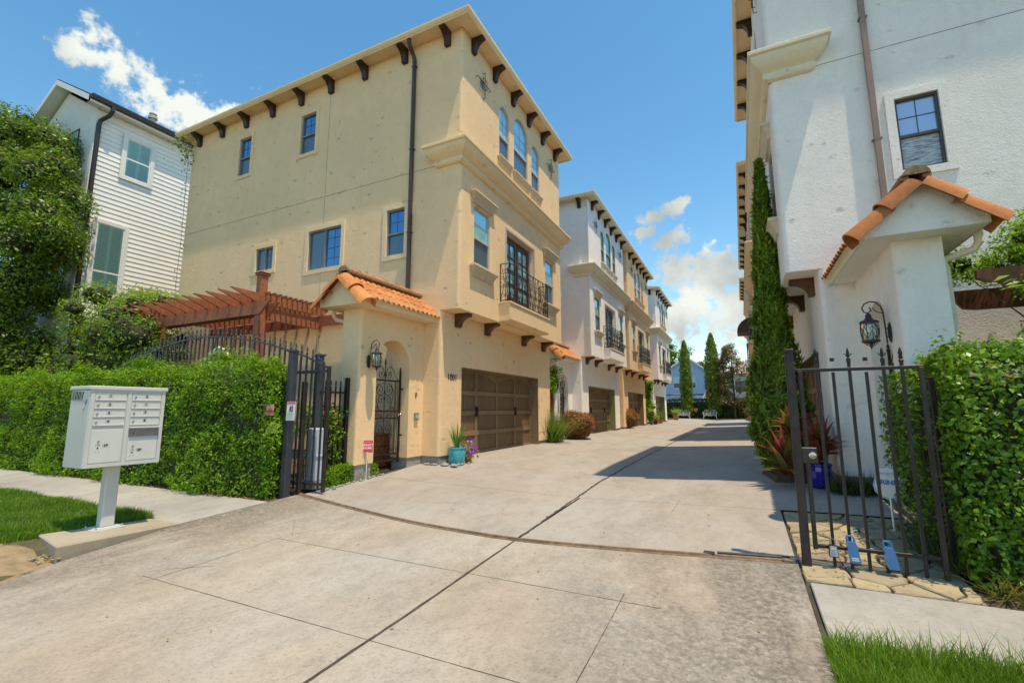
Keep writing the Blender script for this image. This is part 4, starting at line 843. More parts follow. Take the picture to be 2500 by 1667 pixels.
# ================================================================== NEIGHBOURING HOUSES
XN, YN = -20.2, 7.33
nb = thing('clapboard_house', 'tall white clapboard house with dark gutter and plantation shutters', 'house', (-22.8, 12, 0))
q = MB(); q.box(-25.2, XN-.02, YN+.02, 20, -.4, 11.85); q.prism([(-25.2, 11.85), (XN-.02, 11.85), (-22.7, 13.25)], lambda x, z: (x, YN+.02, z), lambda x, z: (x, 20, z)); q.obj('wall', SMW, nb)
z = 3.2; 
while z < 11.75:
    q = MB(); q.add([(XN-.004, YN+.16, z+.178), (XN+.019, YN+.16, z), (XN-.015, YN+.16, z), (XN-.004, 20, z+.178), (XN+.019, 20, z), (XN-.015, 20, z)], [(0, 1, 4, 3), (1, 2, 5, 4), (0, 1, 2), (3, 4, 5)]); q.obj('siding_board', SID, nb); z += .178
q = MB(); q.box(XN-.02, XN+.03, YN-.005, YN+.16, -.3, 11.84); q.box(XN-.17, XN-.021, YN-.006, YN+.015, -.3, 11.84); q.obj('corner_board', SMW, nb)
q = MB(); q.box(XN-.02, XN+.024, YN+.161, 20, 11.55, 11.85); q.obj('frieze', SMW, nb)
for s in (-1, 1):
    xe = XN+.34 if s > 0 else -25.54; q = MB(); q.add([(-22.7, YN-.36, 13.62), (xe, YN-.36, 12.10), (xe, 20.4, 12.10), (-22.7, 20.4, 13.62), (-22.7, YN-.36, 13.50), (xe, YN-.36, 11.98), (xe, 20.4, 11.98), (-22.7, 20.4, 13.50)], [(0, 1, 2, 3), (4, 5, 6, 7), (0, 1, 5, 4), (1, 2, 6, 5)]); rf = q.obj('roof', SHGD, nb)
    q = MB(); q.add([(-22.7, YN-.38, 13.58), (xe-.02*s, YN-.38, 12.06), (xe-.02*s, YN-.38, 11.84), (-22.7, YN-.38, 13.36), (-22.7, YN+.1, 13.36), (xe-.02*s, YN+.1, 11.84)], [(0, 1, 2, 3), (3, 2, 5, 4)]); q.obj('barge_board', WHP, rf)
    q = MB(); q.add([(XN-.02 if s > 0 else -25.2, YN-.34, 11.86), (xe, YN-.34, 11.84), (xe, 20.3, 11.84), (XN-.02 if s > 0 else -25.2, 20.3, 11.86), (xe, YN-.34, 12.0), (xe, 20.3, 12.0)], [(0, 1, 2, 3), (1, 2, 5, 4)]); q.obj('soffit', WHP, rf)
q = MB(); q.prism([(0, 11.92), (.10, 11.94), (.13, 12.06), (.13, 12.10), (0, 12.10)], lambda x, z: (XN+.35+x, YN-.34, z), lambda x, z: (XN+.35+x, 20.3, z)); q.obj('gutter', GUT, nb)
q = MB(); q.tube([(XN+.40, YN+.30, 11.98), (XN+.40, YN+.30, 11.80), (XN+.30, YN+.26, 11.62), (XN+.11, YN+.10, 11.40), (XN+.09, YN+.08, 11.25), (XN+.09, YN+.08, .1)], .075, 4); q.obj('downspout', GUT, nb)
q = MB(); q.lathe([(.10, 12.2), (.10, 12.75), (.16, 12.77), (.16, 12.86), (.09, 12.88), (.09, 12.95), (.14, 12.97), (.02, 13.05)], (-20.75, 9.3, 0), 10); q.obj('vent_pipe', FRG, nb)
def shutwin(f, s0, s1, t0, t1, meet, bays=2, proud=.05, frame=FRW, tr=SMW, slat=True):
    m = MB(); m.ring(f, s0, s1, t0, t1, .13, -proud, 0); w_ = m.obj('window', tr, nb)
    m = MB(); m.ring(f, s0+.04, s1-.04, t0+.04, t1-.04, .04, -proud+.02, 0); m.fbox(f, s0+.04, s1-.04, meet-.03, meet+.03, -proud+.012, -.01); m.obj('sash', frame, w_)
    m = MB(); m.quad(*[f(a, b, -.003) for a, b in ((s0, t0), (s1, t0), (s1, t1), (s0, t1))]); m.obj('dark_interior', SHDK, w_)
    bw = (s1-s0-.08)/bays; m = MB()
    for k in range(bays):
        a = s0+.04+k*bw; m.fbox(f, a, a+.05, t0+.04, t1-.04, -.025, -.006); m.fbox(f, a+bw-.05, a+bw, t0+.04, t1-.04, -.025, -.006)
        z = t0+.06
        while z < t1-.08:
            m.add([f(a+.05, z, -.006), f(a+bw-.05, z, -.006), f(a+bw-.05, z+.062, -.026), f(a+.05, z+.062, -.026)], [(0, 1, 2, 3)]); z += .075
    m.obj('shutter_louvres', SHUT, w_)
    m = MB(); m.quad(*[f(a, b, -.029) for a, b in ((s0+.04, t0+.04), (s1-.04, t0+.04), (s1-.04, t1-.04), (s0+.04, t1-.04))]); m.obj('pane', CLG, w_); return w_
fE = lambda s, t, d: (XN-d+.030, s, t)
shutwin(fE, 8.31, 9.13, 9.72, 11.22, 10.43); shutwin(fE, 7.74, 8.57, 5.20, 7.70, 5.95)
fS = lambda s, t, d: (s, YN+.015+d, t)
def redwin(s0, s1, t0, t1):
    m = MB(); m.ring(fS, s0, s1, t0, t1, .06, -.03, 0); w_ = m.obj('window', pmat('redwood_trim', (.16, .05, .035), .5, .2), nb)
    m = MB(); m.ring(fS, s0+.04, s1-.04, t0+.04, t1-.04, .04, -.015, 0); m.obj('sash', FRW, w_)
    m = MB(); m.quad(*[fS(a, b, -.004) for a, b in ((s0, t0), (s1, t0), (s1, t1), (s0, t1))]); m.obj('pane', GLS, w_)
redwin(-22.5, -21.4, 9.8, 11.33); redwin(-22.4, -21.05, 4.6, 7.75)
# blue gabled house and beige house beyond the far hedge
bh = thing('blue_house', 'pale blue clapboard house with white gable trim beyond the far hedge', 'house', (-6, 68, 0))
q = MB(); q.prism([(-9.3, 0), (-3.7, 0), (-3.7, 5.9), (-6.05, 7.55), (-9.3, 5.6)], lambda x, z: (x, 64, z), lambda x, z: (x, 76, z)); q.obj('wall', BLUS, bh)
for s, xe, ze in ((-1, -9.7, 5.45), (1, -3.3, 5.72)):
    q = MB(); q.add([(-6.05, 63.6, 7.85), (xe, 63.6, ze), (xe, 76.4, ze), (-6.05, 76.4, 7.85), (-6.05, 63.6, 7.62), (xe, 63.6, ze-.22), (xe, 76.4, ze-.22), (-6.05, 76.4, 7.62)], [(0, 1, 2, 3), (4, 5, 6, 7), (0, 1, 5, 4), (1, 2, 6, 5)]); q.obj('roof', WHP, bh)
fB = lambda s, t, d: (s, 64-.02+d, t)
for s0, s1 in ((-7.75, -6.75), (-5.95, -5.15)):
    m = MB(); m.ring(fB, s0, s1, 3.75, 5.05, .10, -.04, 0); m.fbox(fB, s0, s1, 4.36, 4.44, -.04, 0); w_ = m.obj('window', WHP, bh)
    for t0, t1, mt in ((3.75, 4.36, GLD), (4.44, 5.05, SHUT)): m = MB(); m.quad(*[fB(a, b, -.01) for a, b in ((s0, t0), (s1, t0), (s1, t1), (s0, t1))]); m.obj('pane', mt, w_)
m = MB(); m.fbox(fB, -9.3, -3.7, 2.82, 2.95, -.05, 0); m.obj('belt_board', FRD, bh)
m = MB(); m.ring(fB, -6.6, -6.3, 5.3, 5.85, .04, -.03, 0); m.obj('vent', WHP, bh)
bg2 = thing('beige_house', 'beige house with pale hipped roof behind the magnolia', 'house', (2, 74, 0))
q = MB(); q.box(-2.9, 8, 68, 80, 0, 5.6); q.obj('wall', BEIS, bg2)
q = MB(); q.add([(-3.5, 67.4, 5.6), (8.6, 67.4, 5.6), (8.6, 80.6, 5.6), (-3.5, 80.6, 5.6), (1, 74, 7.9), (4, 74, 7.9)], [(0, 1, 5, 4), (1, 2, 5), (2, 3, 4, 5), (3, 0, 4)]); q.obj('roof', pmat('pale_roof', (.42, .38, .33), .9, .15), bg2)
fG = lambda s, t, d: (s, 68-.02+d, t)
m = MB(); m.ring(fG, -.6, .6, 3.2, 4.7, .1, -.04, 0); w_ = m.obj('window', WHP, bg2); m = MB(); m.quad(*[fG(a, b, -.01) for a, b in ((-.6, 3.2), (.6, 3.2), (.6, 4.7), (-.6, 4.7))]); m.obj('pane', GLD, w_)
q = MB(); q.tube([(-2.95, 67.8, 0), (-2.95, 67.8, 5.5)], .08, 6); q.obj('downspout', WHP, bg2)
# ================================================================== PERGOLAS
def fbar(m, a, b, w_, h, cut=0.):
    """plank from a to b (horizontal), width w_, height h below the line; cut = slanted lower end"""
    a, b = Vector(a), Vector(b); d = (b-a).normalized(); s = Vector((0, 0, 1)).cross(d).normalized()*w_/2; dn = Vector((0, 0, -h))
    e = d*cut
    m.add([a-s, a+s, b+s, b-s, a-s+dn+e, a+s+dn+e, b+s+dn-e, b-s+dn-e], [(0, 1, 2, 3), (4, 7, 6, 5), (0, 4, 5, 1), (1, 5, 6, 2), (2, 6, 7, 3), (3, 7, 4, 0)]); return m
pg = thing('pergola', 'red-brown timber pergola with pointed rafters against the tan house', 'pergola', (-11.2, 7.4, -.2))
PXR = -9.2
for (px, py, zt) in ((-9.48, 6.68, 4.12), (-13.3, 6.68, 3.3)):
    m = MB(); m.bbox(px-.085, px+.085, py-.085, py+.085, -.3, zt, .008); po = m.obj('post', CEDAR, pg)
    if zt > 4: m = MB(); m.bbox(px-.115, px+.115, py-.115, py+.115, zt-.06, zt-.01, .01); m.add([(px-.13, py-.13, zt+.0), (px+.13, py-.13, zt), (px+.13, py+.13, zt), (px-.13, py+.13, zt), (px, py, zt+.07)], [(0, 1, 2, 3), (0, 1, 4), (1, 2, 4), (2, 3, 4), (3, 0, 4)]); m.obj('post_cap', CEDAR, po)
for py in (6.57, 6.79):
    m = MB(); fbar(m, (-13.9, py, 3.43), (-9.03, py, 3.43), .045, .27, .30); m.obj('beam', CEDAR, pg)
m = MB(); fbar(m, (-9.5, 6.86, 3.36), (-9.5, 8.40, 3.36), .06, .27); m.obj('beam', CEDAR, pg)
m = MB(); fbar(m, (-13.9, 8.3, 3.42), (-6.85, 8.3, 3.42), .05, .25); m.obj('beam', CEDAR, pg)
for k in range(11):
    x = -9.44-k*.43; m = MB(); fbar(m, (x, 5.98, 3.64), (x, 8.40, 3.64), .042, .205, .0)
    m = MB(); a, b = 5.95, 8.40; m.add([(x+sx_*.021, y, z) for sx_ in (-1, 1) for (y, z) in ((a, 3.645), (a+.03, 3.645), (b, 3.645), (b, 3.435), (a+.58, 3.435), (a, 3.63))], [(0, 1, 2, 3, 4, 5), (6, 7, 8, 9, 10, 11), (0, 1, 7, 6), (1, 2, 8, 7), (2, 3, 9, 8), (3, 4, 10, 9), (4, 5, 11, 10), (5, 0, 6, 11)]); m.obj('rafter', CEDAR, pg)
for k in range(12):
    y = 6.72+k*.142; m = MB(); m.box(-14.2, -9.24+random.uniform(-.02, .02), y-.019, y+.019, 3.647, 3.685); m.obj('slat', CEDAR, pg)
for k in range(11):
    y = 6.9+k*.14; m = MB(); m.box(-9.24, -7.0, y-.018, y+.018, 3.40, 3.44) if False else None
# second pergola beside the white house, mostly under vines
CEDD = woodmat('dark_cedar', (.20, .075, .035), (.12, .042, .02), (1, 1, 1), .6)
pr = thing('pergola', 'dark brown timber pergola with scrolled beam ends beside the white house', 'pergola', (4, 7.4, -.2))
for y in (6.75, 7.9):
    m = MB(); pr_ = [(2.42, 2.60), (2.42, 2.50), (2.50, 2.46), (2.60, 2.45), (2.66, 2.36), (2.78, 2.34), (6.5, 2.34), (6.5, 2.60)]
    m.prism(pr_, lambda x, z: (x, y-.03, z), lambda x, z: (x, y+.03, z)); m.obj('beam', CEDD, pr)
m = MB(); m.bbox(3.3, 3.44, 6.68, 6.82, -.25, 2.34, .008); m.obj('post', CEDD, pr)
for k in range(6): m = MB(); x = 3.3+k*.4; m.box(x, x+.04, 6.7, 8.5, 2.602, 2.74); m.obj('rafter', CEDD, pr)
# ================================================================== GATES AND FENCES
def picket(m, x, y, z0, zt, hw=.0115, fin='spear', ax=(1, 0, 0)):
    m.box(x-hw, x+hw, y-hw, y+hw, z0, zt-.13 if fin else zt)
    if fin == 'spear':
        m.lathe([(.010, -.135), (.019, -.13), (.019, -.115), (.011, -.105), (.017, -.09), (.013, -.07), (.017, -.055), (.009, -.02), (.001, 0)], (x, y, zt), 6)
    elif fin == 'lily':
        m.lathe([(.015, -.135), (.017, -.13), (.017, -.10), (.008, -.095), (.008, -.08), (.014, -.055), (.008, -.02), (.001, 0)], (x, y, zt), 6)
        for s in (-1, 1): m.tube([(x, y, zt-.09), (x+s*.014, y, zt-.075), (x+s*.024, y, zt-.055), (x+s*.032, y, zt-.06)], .0045, 4)
    else: m.box(x-hw*1.35, x+hw*1.35, y-hw*1.35, y+hw*1.35, zt-.03, zt)
    return m
ag = thing('sliding_gate', 'arched black iron driveway gate slid open behind the leafy hedge', 'gate', (-9.5, 5.62, -.28))
GYY = 5.62
tipz = lambda x: interp(x, [-12.95, -12.4, -11.44, -10.8, -10.26, -9.6, -8.94, -8.2, -7.6, -6.7, -6.12], [2.02, 2.24, 2.53, 2.65, 2.71, 2.735, 2.68, 2.57, 2.45, 2.19, 1.96])
x = -6.24
while x > -12.95:
    m = MB(); picket(m, x, GYY, -.20, tipz(x), .0125, 'spear' if x < -6.3 else 'cap'); m.obj('picket', GRIRON, ag); x -= .1405
m = MB(); m.tube([(x, GYY, tipz(x)-.19) for x in np.linspace(-12.95, -6.14, 40)], .021, 4, True); m.obj('arched_rail', GRIRON, ag)
for z0, z1 in ((-.12, -.08), (1.70, 1.75)): m = MB(); m.box(-12.95, -6.13, GYY-.018, GYY+.018, z0, z1); m.obj('rail', GRIRON, ag)
for x in (-6.12, -12.97): m = MB(); m.bbox(x-.026, x+.026, GYY-.026, GYY+.026, -.22, 1.80, .004); m.obj('end_stile', RIRON, ag)
for (x, y, zt, lab) in ((-6.60, 5.30, 2.06, 'thick slate iron gate post with a warning notice beside the hedge'), (-6.62, 5.86, 2.05, 'slate iron gate post just behind the sliding gate')):
    p = thing('gate_post', lab, 'post', (x, y, -.28)); m = MB(); m.bbox(x-.056, x+.056, y-.056, y+.056, -.35, zt-.03, .008); m.obj('shaft', GRIRON, p); m = MB(); m.bbox(x-.068, x+.068, y-.068, y+.068, zt-.032, zt-.008, .006); m.bbox(x-.056, x+.056, y-.056, y+.056, zt-.008, zt+.008, .006); m.obj('cap', GRIRON, p)
p = thing('guide_post', 'slim rusty iron guide post between the two gate posts', 'post', (-6.50, 5.47, -.28)); m = MB(); m.bbox(-6.535, -6.465, 5.44, 5.51, -.32, 1.55, .006); m.obj('shaft', RIRON, p)
m = MB(); m.lathe([(.03, -.02), (.03, .02)], (-6.5, 5.5, 1.5), 10, ((0, 0, 1), (1, 0, 0), (0, 1, 0))); m.obj('roller', IRON, p)
fp = thing('iron_fence', 'short black picket fence between the gate and the tan porch', 'fence', (-6.6, 6.1, -.2))
for k in range(5): y = 5.98+k*.105; m = MB(); picket(m, -6.57+k*.008, y, -.15, 1.62, .011); m.obj('picket', IRON, fp)
for z0 in (1.38, .05): m = MB(); m.box(-6.59, -6.53, 5.86, 6.44, z0, z0+.03); m.obj('rail', IRON, fp)
m = MB(); m.bbox(-6.56, -6.49, 6.40, 6.47, -.3, 1.67, .005); m.obj('post', IRON, fp)
ob = thing('gate_operator', 'pale grey gate motor box behind the sliding gate', 'gate motor', (-6.75, 6.0, -.25)); m = MB(); m.bbox(-6.72, -6.48, 5.74, 5.92, -.10, .78, .02); m.obj('housing', GRYB, ob); m = MB(); m.bbox(-6.74, -6.46, 5.72, 5.94, .30, .33, .005); m.obj('seam', GRYB, ob); m = MB(); m.bbox(-6.76, -6.44, 5.70, 5.96, -.22, -.10, .01); m.obj('base', FND, ob)
# right-hand walk gate
wg = thing('walk_gate', 'black iron gate with three lock boxes hanging on its bars', 'gate', (.9, 5.1, -.28)); GX = .88
def wp(x, zr): return x   # pickets lean a touch
m = MB(); m.bbox(.395, .465, 5.06, 5.13, -.34, 1.63, .006); m.obj('hinge_post', RIRON, wg); m = MB(); m.bbox(.388, .472, 5.053, 5.137, 1.612, 1.645, .005); m.obj('post_cap', RIRON, wg)
m = MB(); m.bbox(.49, .525, 5.08, 5.115, -.14, 1.44, .004); m.obj('stile', RIRON, wg); m = MB(); m.bbox(1.375, 1.41, 5.08, 5.115, -.28, 1.44, .004); m.obj('stile', RIRON, wg)
m = MB(); m.bbox(.47, 1.41, 5.083, 5.112, 1.425, 1.455, .003); m.obj('rail', IRON, wg); m = MB(); m.bbox(.49, 1.375, 5.083, 5.112, -.125, -.095, .003); m.obj('rail', IRON, wg)
for k, (x, zt, fin) in enumerate(((.640, 1.645, 'lily'), (.765, 1.545, 'cap'), (.890, 1.635, 'lily'), (1.012, 1.54, 'cap'), (1.137, 1.625, 'lily'), (1.265, 1.62, 'spear'))):
    m = MB(); picket(m, x, 5.097, -.27, zt, .0115, fin); m.obj('picket', IRON, wg)
lk = MB(); lk.bbox(.462, .585, 5.070, 5.135, .60, .74, .006); lo = lk.obj('lock_case', GUT, wg)
m = MB(); m.lathe([(.030, 0), (.030, .006), (.026, .009), (.022, .010), (.022, .016), (.012, .017), (.012, .019), (.002, .019)], (.545, 5.069, .672), 18, ((1, 0, 0), (0, 0, 1), (0, -1, 0))); m.obj('lock_cylinder', CHR, lo, smooth=True)
p = thing('fence_post', 'tall thin iron post at the foot of the glossy hedge', 'post', (1.52, 5.35, -.3)); m = MB(); m.bbox(1.50, 1.54, 5.33, 5.37, -.35, 1.35, .004); m.obj('shaft', RIRON, p); m = MB(); m.lathe([(.03, 0), (.03, .01), (.0, .02)], (1.52, 5.35, 1.35), 8); m.obj('cap', RIRON, p)
def lockbox(x, zt, kind, label, tilt=0.):
    y = 5.06; t = thing('key_lock_box', label, 'lock box', (x, y, zt-.2), 'lock boxes on the walk gate')
    def sh(m): m.v = [(x+(a-x)*.8+tilt*(zt-c)*.8, y+(b-y)*.8, zt+(c-zt)*.8) for a, b, c in m.v]; return m
    if kind == 'blue':
        m = MB(); pr_ = [(-.036, -.06), (-.045, -.09), (-.047, -.255), (-.043, -.27), (.043, -.27), (.047, -.255), (.045, -.09), (.036, -.06)]
        m.prism(pr_, lambda a, b: (x+a, y-.052, zt+b), lambda a, b: (x+a, y+.02, zt+b)); sh(m).obj('body', LKB, t)
        m = MB(); m.tube([(x-.030, y-.012, zt-.07), (x-.034, y-.012, zt-.03), (x-.022, y-.012, zt-.004), (x+.022, y-.012, zt-.004), (x+.034, y-.012, zt-.03), (x+.030, y-.012, zt-.07)], .011, 6); sh(m).obj('shackle', LKB, t)
        m = MB(); m.bbox(x-.040, x+.040, y-.048, y+.016, zt-.292, zt-.268, .004); sh(m).obj('end_cap', LKK, t)
        m = MB(); m.lathe([(.007, 0), (.007, .002)], (x, y-.052, zt-.105), 10, ((1, 0, 0), (0, 0, 1), (0, -1, 0))); sh(m).obj('button', REDP, t)
        m = MB(); m.quad((x-.030, y-.0535, zt-.245), (x+.030, y-.0535, zt-.245), (x+.030, y-.0535, zt-.212), (x-.030, y-.0535, zt-.212)); sh(m).obj('sticker', PAPR if 'sticker' in label else LKB, t)
        if 'sticker' in label: text('Villa #4', .0145, (x+tilt*.182, y-.0440, zt-.182), (1, 0, 0), (0, 0, 1), BLK, t, .0005)
    else:
        m = MB(); pr_ = [(-.030, -.075), (-.038, -.09), (-.045, -.19), (-.040, -.20), (.040, -.20), (.045, -.19), (.038, -.09), (.030, -.075)]
        m.prism(pr_, lambda a, b: (x+a, y-.03, zt+b), lambda a, b: (x+a, y+.018, zt+b)); sh(m).obj('body', LKK, t)
        m = MB(); m.prism([(a*.84, -.137+(b+.137)*.84) for a, b in pr_], lambda a, b: (x+a, y-.036, zt+b), lambda a, b: (x+a, y-.03, zt+b)); sh(m).obj('face', LKG, t)
        m = MB(); m.tube([(x-.022, y-.006, zt-.08), (x-.022, y-.006, zt-.03), (x, y-.006, zt-.005), (x+.022, y-.006, zt-.03), (x+.022, y-.006, zt-.08)], .006, 6); sh(m).obj('shackle', CHR, t)
        m = MB(); m.box(x-.024, x+.024, y-.039, y-.036, zt-.118, zt-.098); sh(m).obj('dial_window', LKK, t)
        for k in range(4): m = MB(); m.box(x-.022+k*.0115, x-.013+k*.0115, y-.042, y-.039, zt-.116, zt-.100); sh(m).obj('dial', PAPR, t)
        text('Master', .012, (x+tilt*.13, y-.0302, zt-.132), (1, 0, 0), (0, 0, 1), BLUP, t, .0005)
lockbox(.630, -.02, 'grey', 'small grey dial lock box on the walk gate', .02); lockbox(.758, .01, 'blue', 'blue lock box with a white sticker on the walk gate', .12); lockbox(1.010, -.005, 'blue', 'plain blue lock box on the walk gate', .14)
# curved rail in the drive
rp = [(0.30, 5.10), (-.48, 4.98), (-1.28, 4.86), (-2.27, 4.755), (-3.1, 4.80), (-3.9, 4.90), (-5.1, 5.15), (-6.0, 5.36), (-6.6, 5.52)]
cv = []
for k in range(60):
    t = k/59*(len(rp)-1); i = min(int(t), len(rp)-2); f = t-i; p0, p1, p2, p3 = rp[max(i-1, 0)], rp[i], rp[i+1], rp[min(i+2, len(rp)-1)]
    cv.append(tuple(.5*((2*p1[j])+(-p0[j]+p2[j])*f+(2*p0[j]-5*p1[j]+4*p2[j]-p3[j])*f*f+(-p0[j]+3*p1[j]-3*p2[j]+p3[j])*f**3) for j in (0, 1)))
gt = thing('gate_track', 'curved rusty steel rail laid across the driveway', 'rail', (-2.3, 4.76, -.3))
def ribbon(prof, mat, name):
    m = MB(); rings = []
    for k, (x, y) in enumerate(cv):
        d = Vector((cv[min(k+1, 59)][0]-cv[max(k-1, 0)][0], cv[min(k+1, 59)][1]-cv[max(k-1, 0)][1], 0)).normalized(); nn = Vector((-d.y, d.x, 0))
        rings.append([(x+nn.x*a, y+nn.y*a, gz(x, y)+b) for a, b in prof])
    n = len(prof); m.add([p for r_ in rings for p in r_], [(k*n+j, k*n+j+1, (k+1)*n+j+1, (k+1)*n+j) for k in range(59) for j in range(n-1)]); return m.obj(name, mat, gt)
ribbon([(-.042, .001), (-.038, .006), (-.014, .007), (-.010, .022), (0, .028), (.010, .022), (.014, .007), (.038, .006), (.042, .001)], RUST, 'angle_rail')
for k in range(2, 58, 5):
    m = MB(); m.lathe([(.008, 0), (.008, .006), (.004, .008)], (cv[k][0]+.0, cv[k][1]+.034, gz(*cv[k])+.007), 6); m.obj('bolt', RIRON, gt)
m = MB(); m.tube([(.30, 5.13, gz(.3, 5.1)+.03), (-.30, 5.04, gz(-.4, 5)+.03)], .014, 8); m.obj('stop_bar', RIRON, gt)
m = MB(); m.bbox(.24, .33, 5.06, 5.13, -.30, -.25, .008); m.obj('end_stop', RUST, gt); m = MB(); m.bbox(-.42, -.32, 4.99, 5.05, -.30, -.25, .008); m.obj('end_stop', RIRON, gt)
# ================================================================== LANTERNS AND ENTRY GATES
def lantern(side, y, zt, label, tone):
    sx = 1 if side == 'L' else -1; xw = -6.30 if side == 'L' else 1.68; xc = xw+sx*.21
    t = thing('wall_lantern', label, 'lantern', (xw, y, zt-.25), 'porch lanterns')
    T = lambda a, b, c: (xw+sx*a, y+b, c)
    m = MB(T); m.lathe([(.052, 0), (.056, .008), (.045, .02), (.02, .03)], (0, 0, 0), 12, ((0, 1, 0), (0, 0, 2.3), (1, 0, 0))); m.v = [(a, b, c+zt-.13) for a, b, c in m.v]; m.obj('wall_plate', tone, t, smooth=True)
    m = MB(T); arm = [(.045, 0, zt-.26), (.05, 0, zt-.05), (.055, 0, zt+.12), (.075, 0, zt+.20), (.12, 0, zt+.255), (.18, 0, zt+.265), (.235, 0, zt+.24), (.26, 0, zt+.19), (.245, 0, zt+.14), (.205, 0, zt+.125), (.175, 0, zt+.15), (.175, 0, zt+.18), (.19, 0, zt+.195)]
    m.tube(arm, .0085, 6); m.tube([(.055, 0, zt+.11), (.11, 0, zt+.13), (.14, 0, zt+.16), (.155, 0, zt+.19)], .006, 5); m.tube([(.03, 0, zt-.08), (.05, 0, zt-.08)], .009, 5); m.tube([(.03, 0, zt-.18), (.05, 0, zt-.18)], .009, 5); m.obj('scroll_arm', tone, t, smooth=True)
    c = T(.205, 0, 0)
    m = MB(); m.lathe([(.006, .13), (.012, .12), (.022, .115), (.03, .10), (.034, .09), (.030, .082), (.036, .06), (.052, .04), (.075, .032), (.098, .018), (.102, .004), (.098, -.004), (.08, -.004)], (c[0], c[1], zt), 20); m.obj('cap', tone, t, smooth=True)
    m = MB(); m.lathe([(.088, -.01), (.093, -.08), (.090, -.15), (.078, -.215)], (c[0], c[1], zt), 20, cap=False); m.obj('glass', CLG, t, smooth=True)
    m = MB()
    for k in range(6):
        a0, a1 = 2*math.pi*k/6, 2*math.pi*(k+1)/6
        rr = lambda z: interp(z, [-.215, -.15, -.08, -.005], [.080, .092, .095, .090])
        def pt(a, z): return (c[0]+rr(z)*math.cos(a), c[1]+rr(z)*math.sin(a), zt+z)
        m.tube([pt(a0, z) for z in (-.005, -.08, -.15, -.215)], .006, 4)
        for (p0, p1) in ((a0, a1), (a1, a0)): m.tube([pt(p0+(p1-p0)*f, -.012-.195*f) for f in (0, .33, .66, 1)], .0035, 4)
    m.obj('cage', tone, t)
    m = MB(); m.lathe([(.088, -.212), (.094, -.218), (.094, -.236), (.05, -.25), (.02, -.262), (.013, -.30), (.002, -.325)], (c[0], c[1], zt), 20)
    for k in range(4):
        a = math.pi*k/2+.4; d = Vector((math.cos(a), math.sin(a), 0)); m.tube([Vector((c[0], c[1], zt-.29))+d*.012, Vector((c[0], c[1], zt-.275))+d*.045, Vector((c[0], c[1], zt-.25))+d*.075, Vector((c[0], c[1], zt-.262))+d*.085], .004, 4)
    m.obj('base', tone, t, smooth=True)
    m = MB(); m.lathe([(.012, -.21), (.012, -.13), (.018, -.11), (.012, -.07), (.002, -.05)], (c[0], c[1], zt), 8); m.obj('candle_bulb', PAPR, t, smooth=True)
    return t
lantern('L', 6.71, 2.12, 'black scrolled lantern on the tan porch pier', GUT); lantern('L', 16.88, 2.12, 'black scrolled lantern on the white porch beyond the red bush', GUT); lantern('R', 7.02, 2.13, 'black scrolled lantern on the white porch pier', GUT)
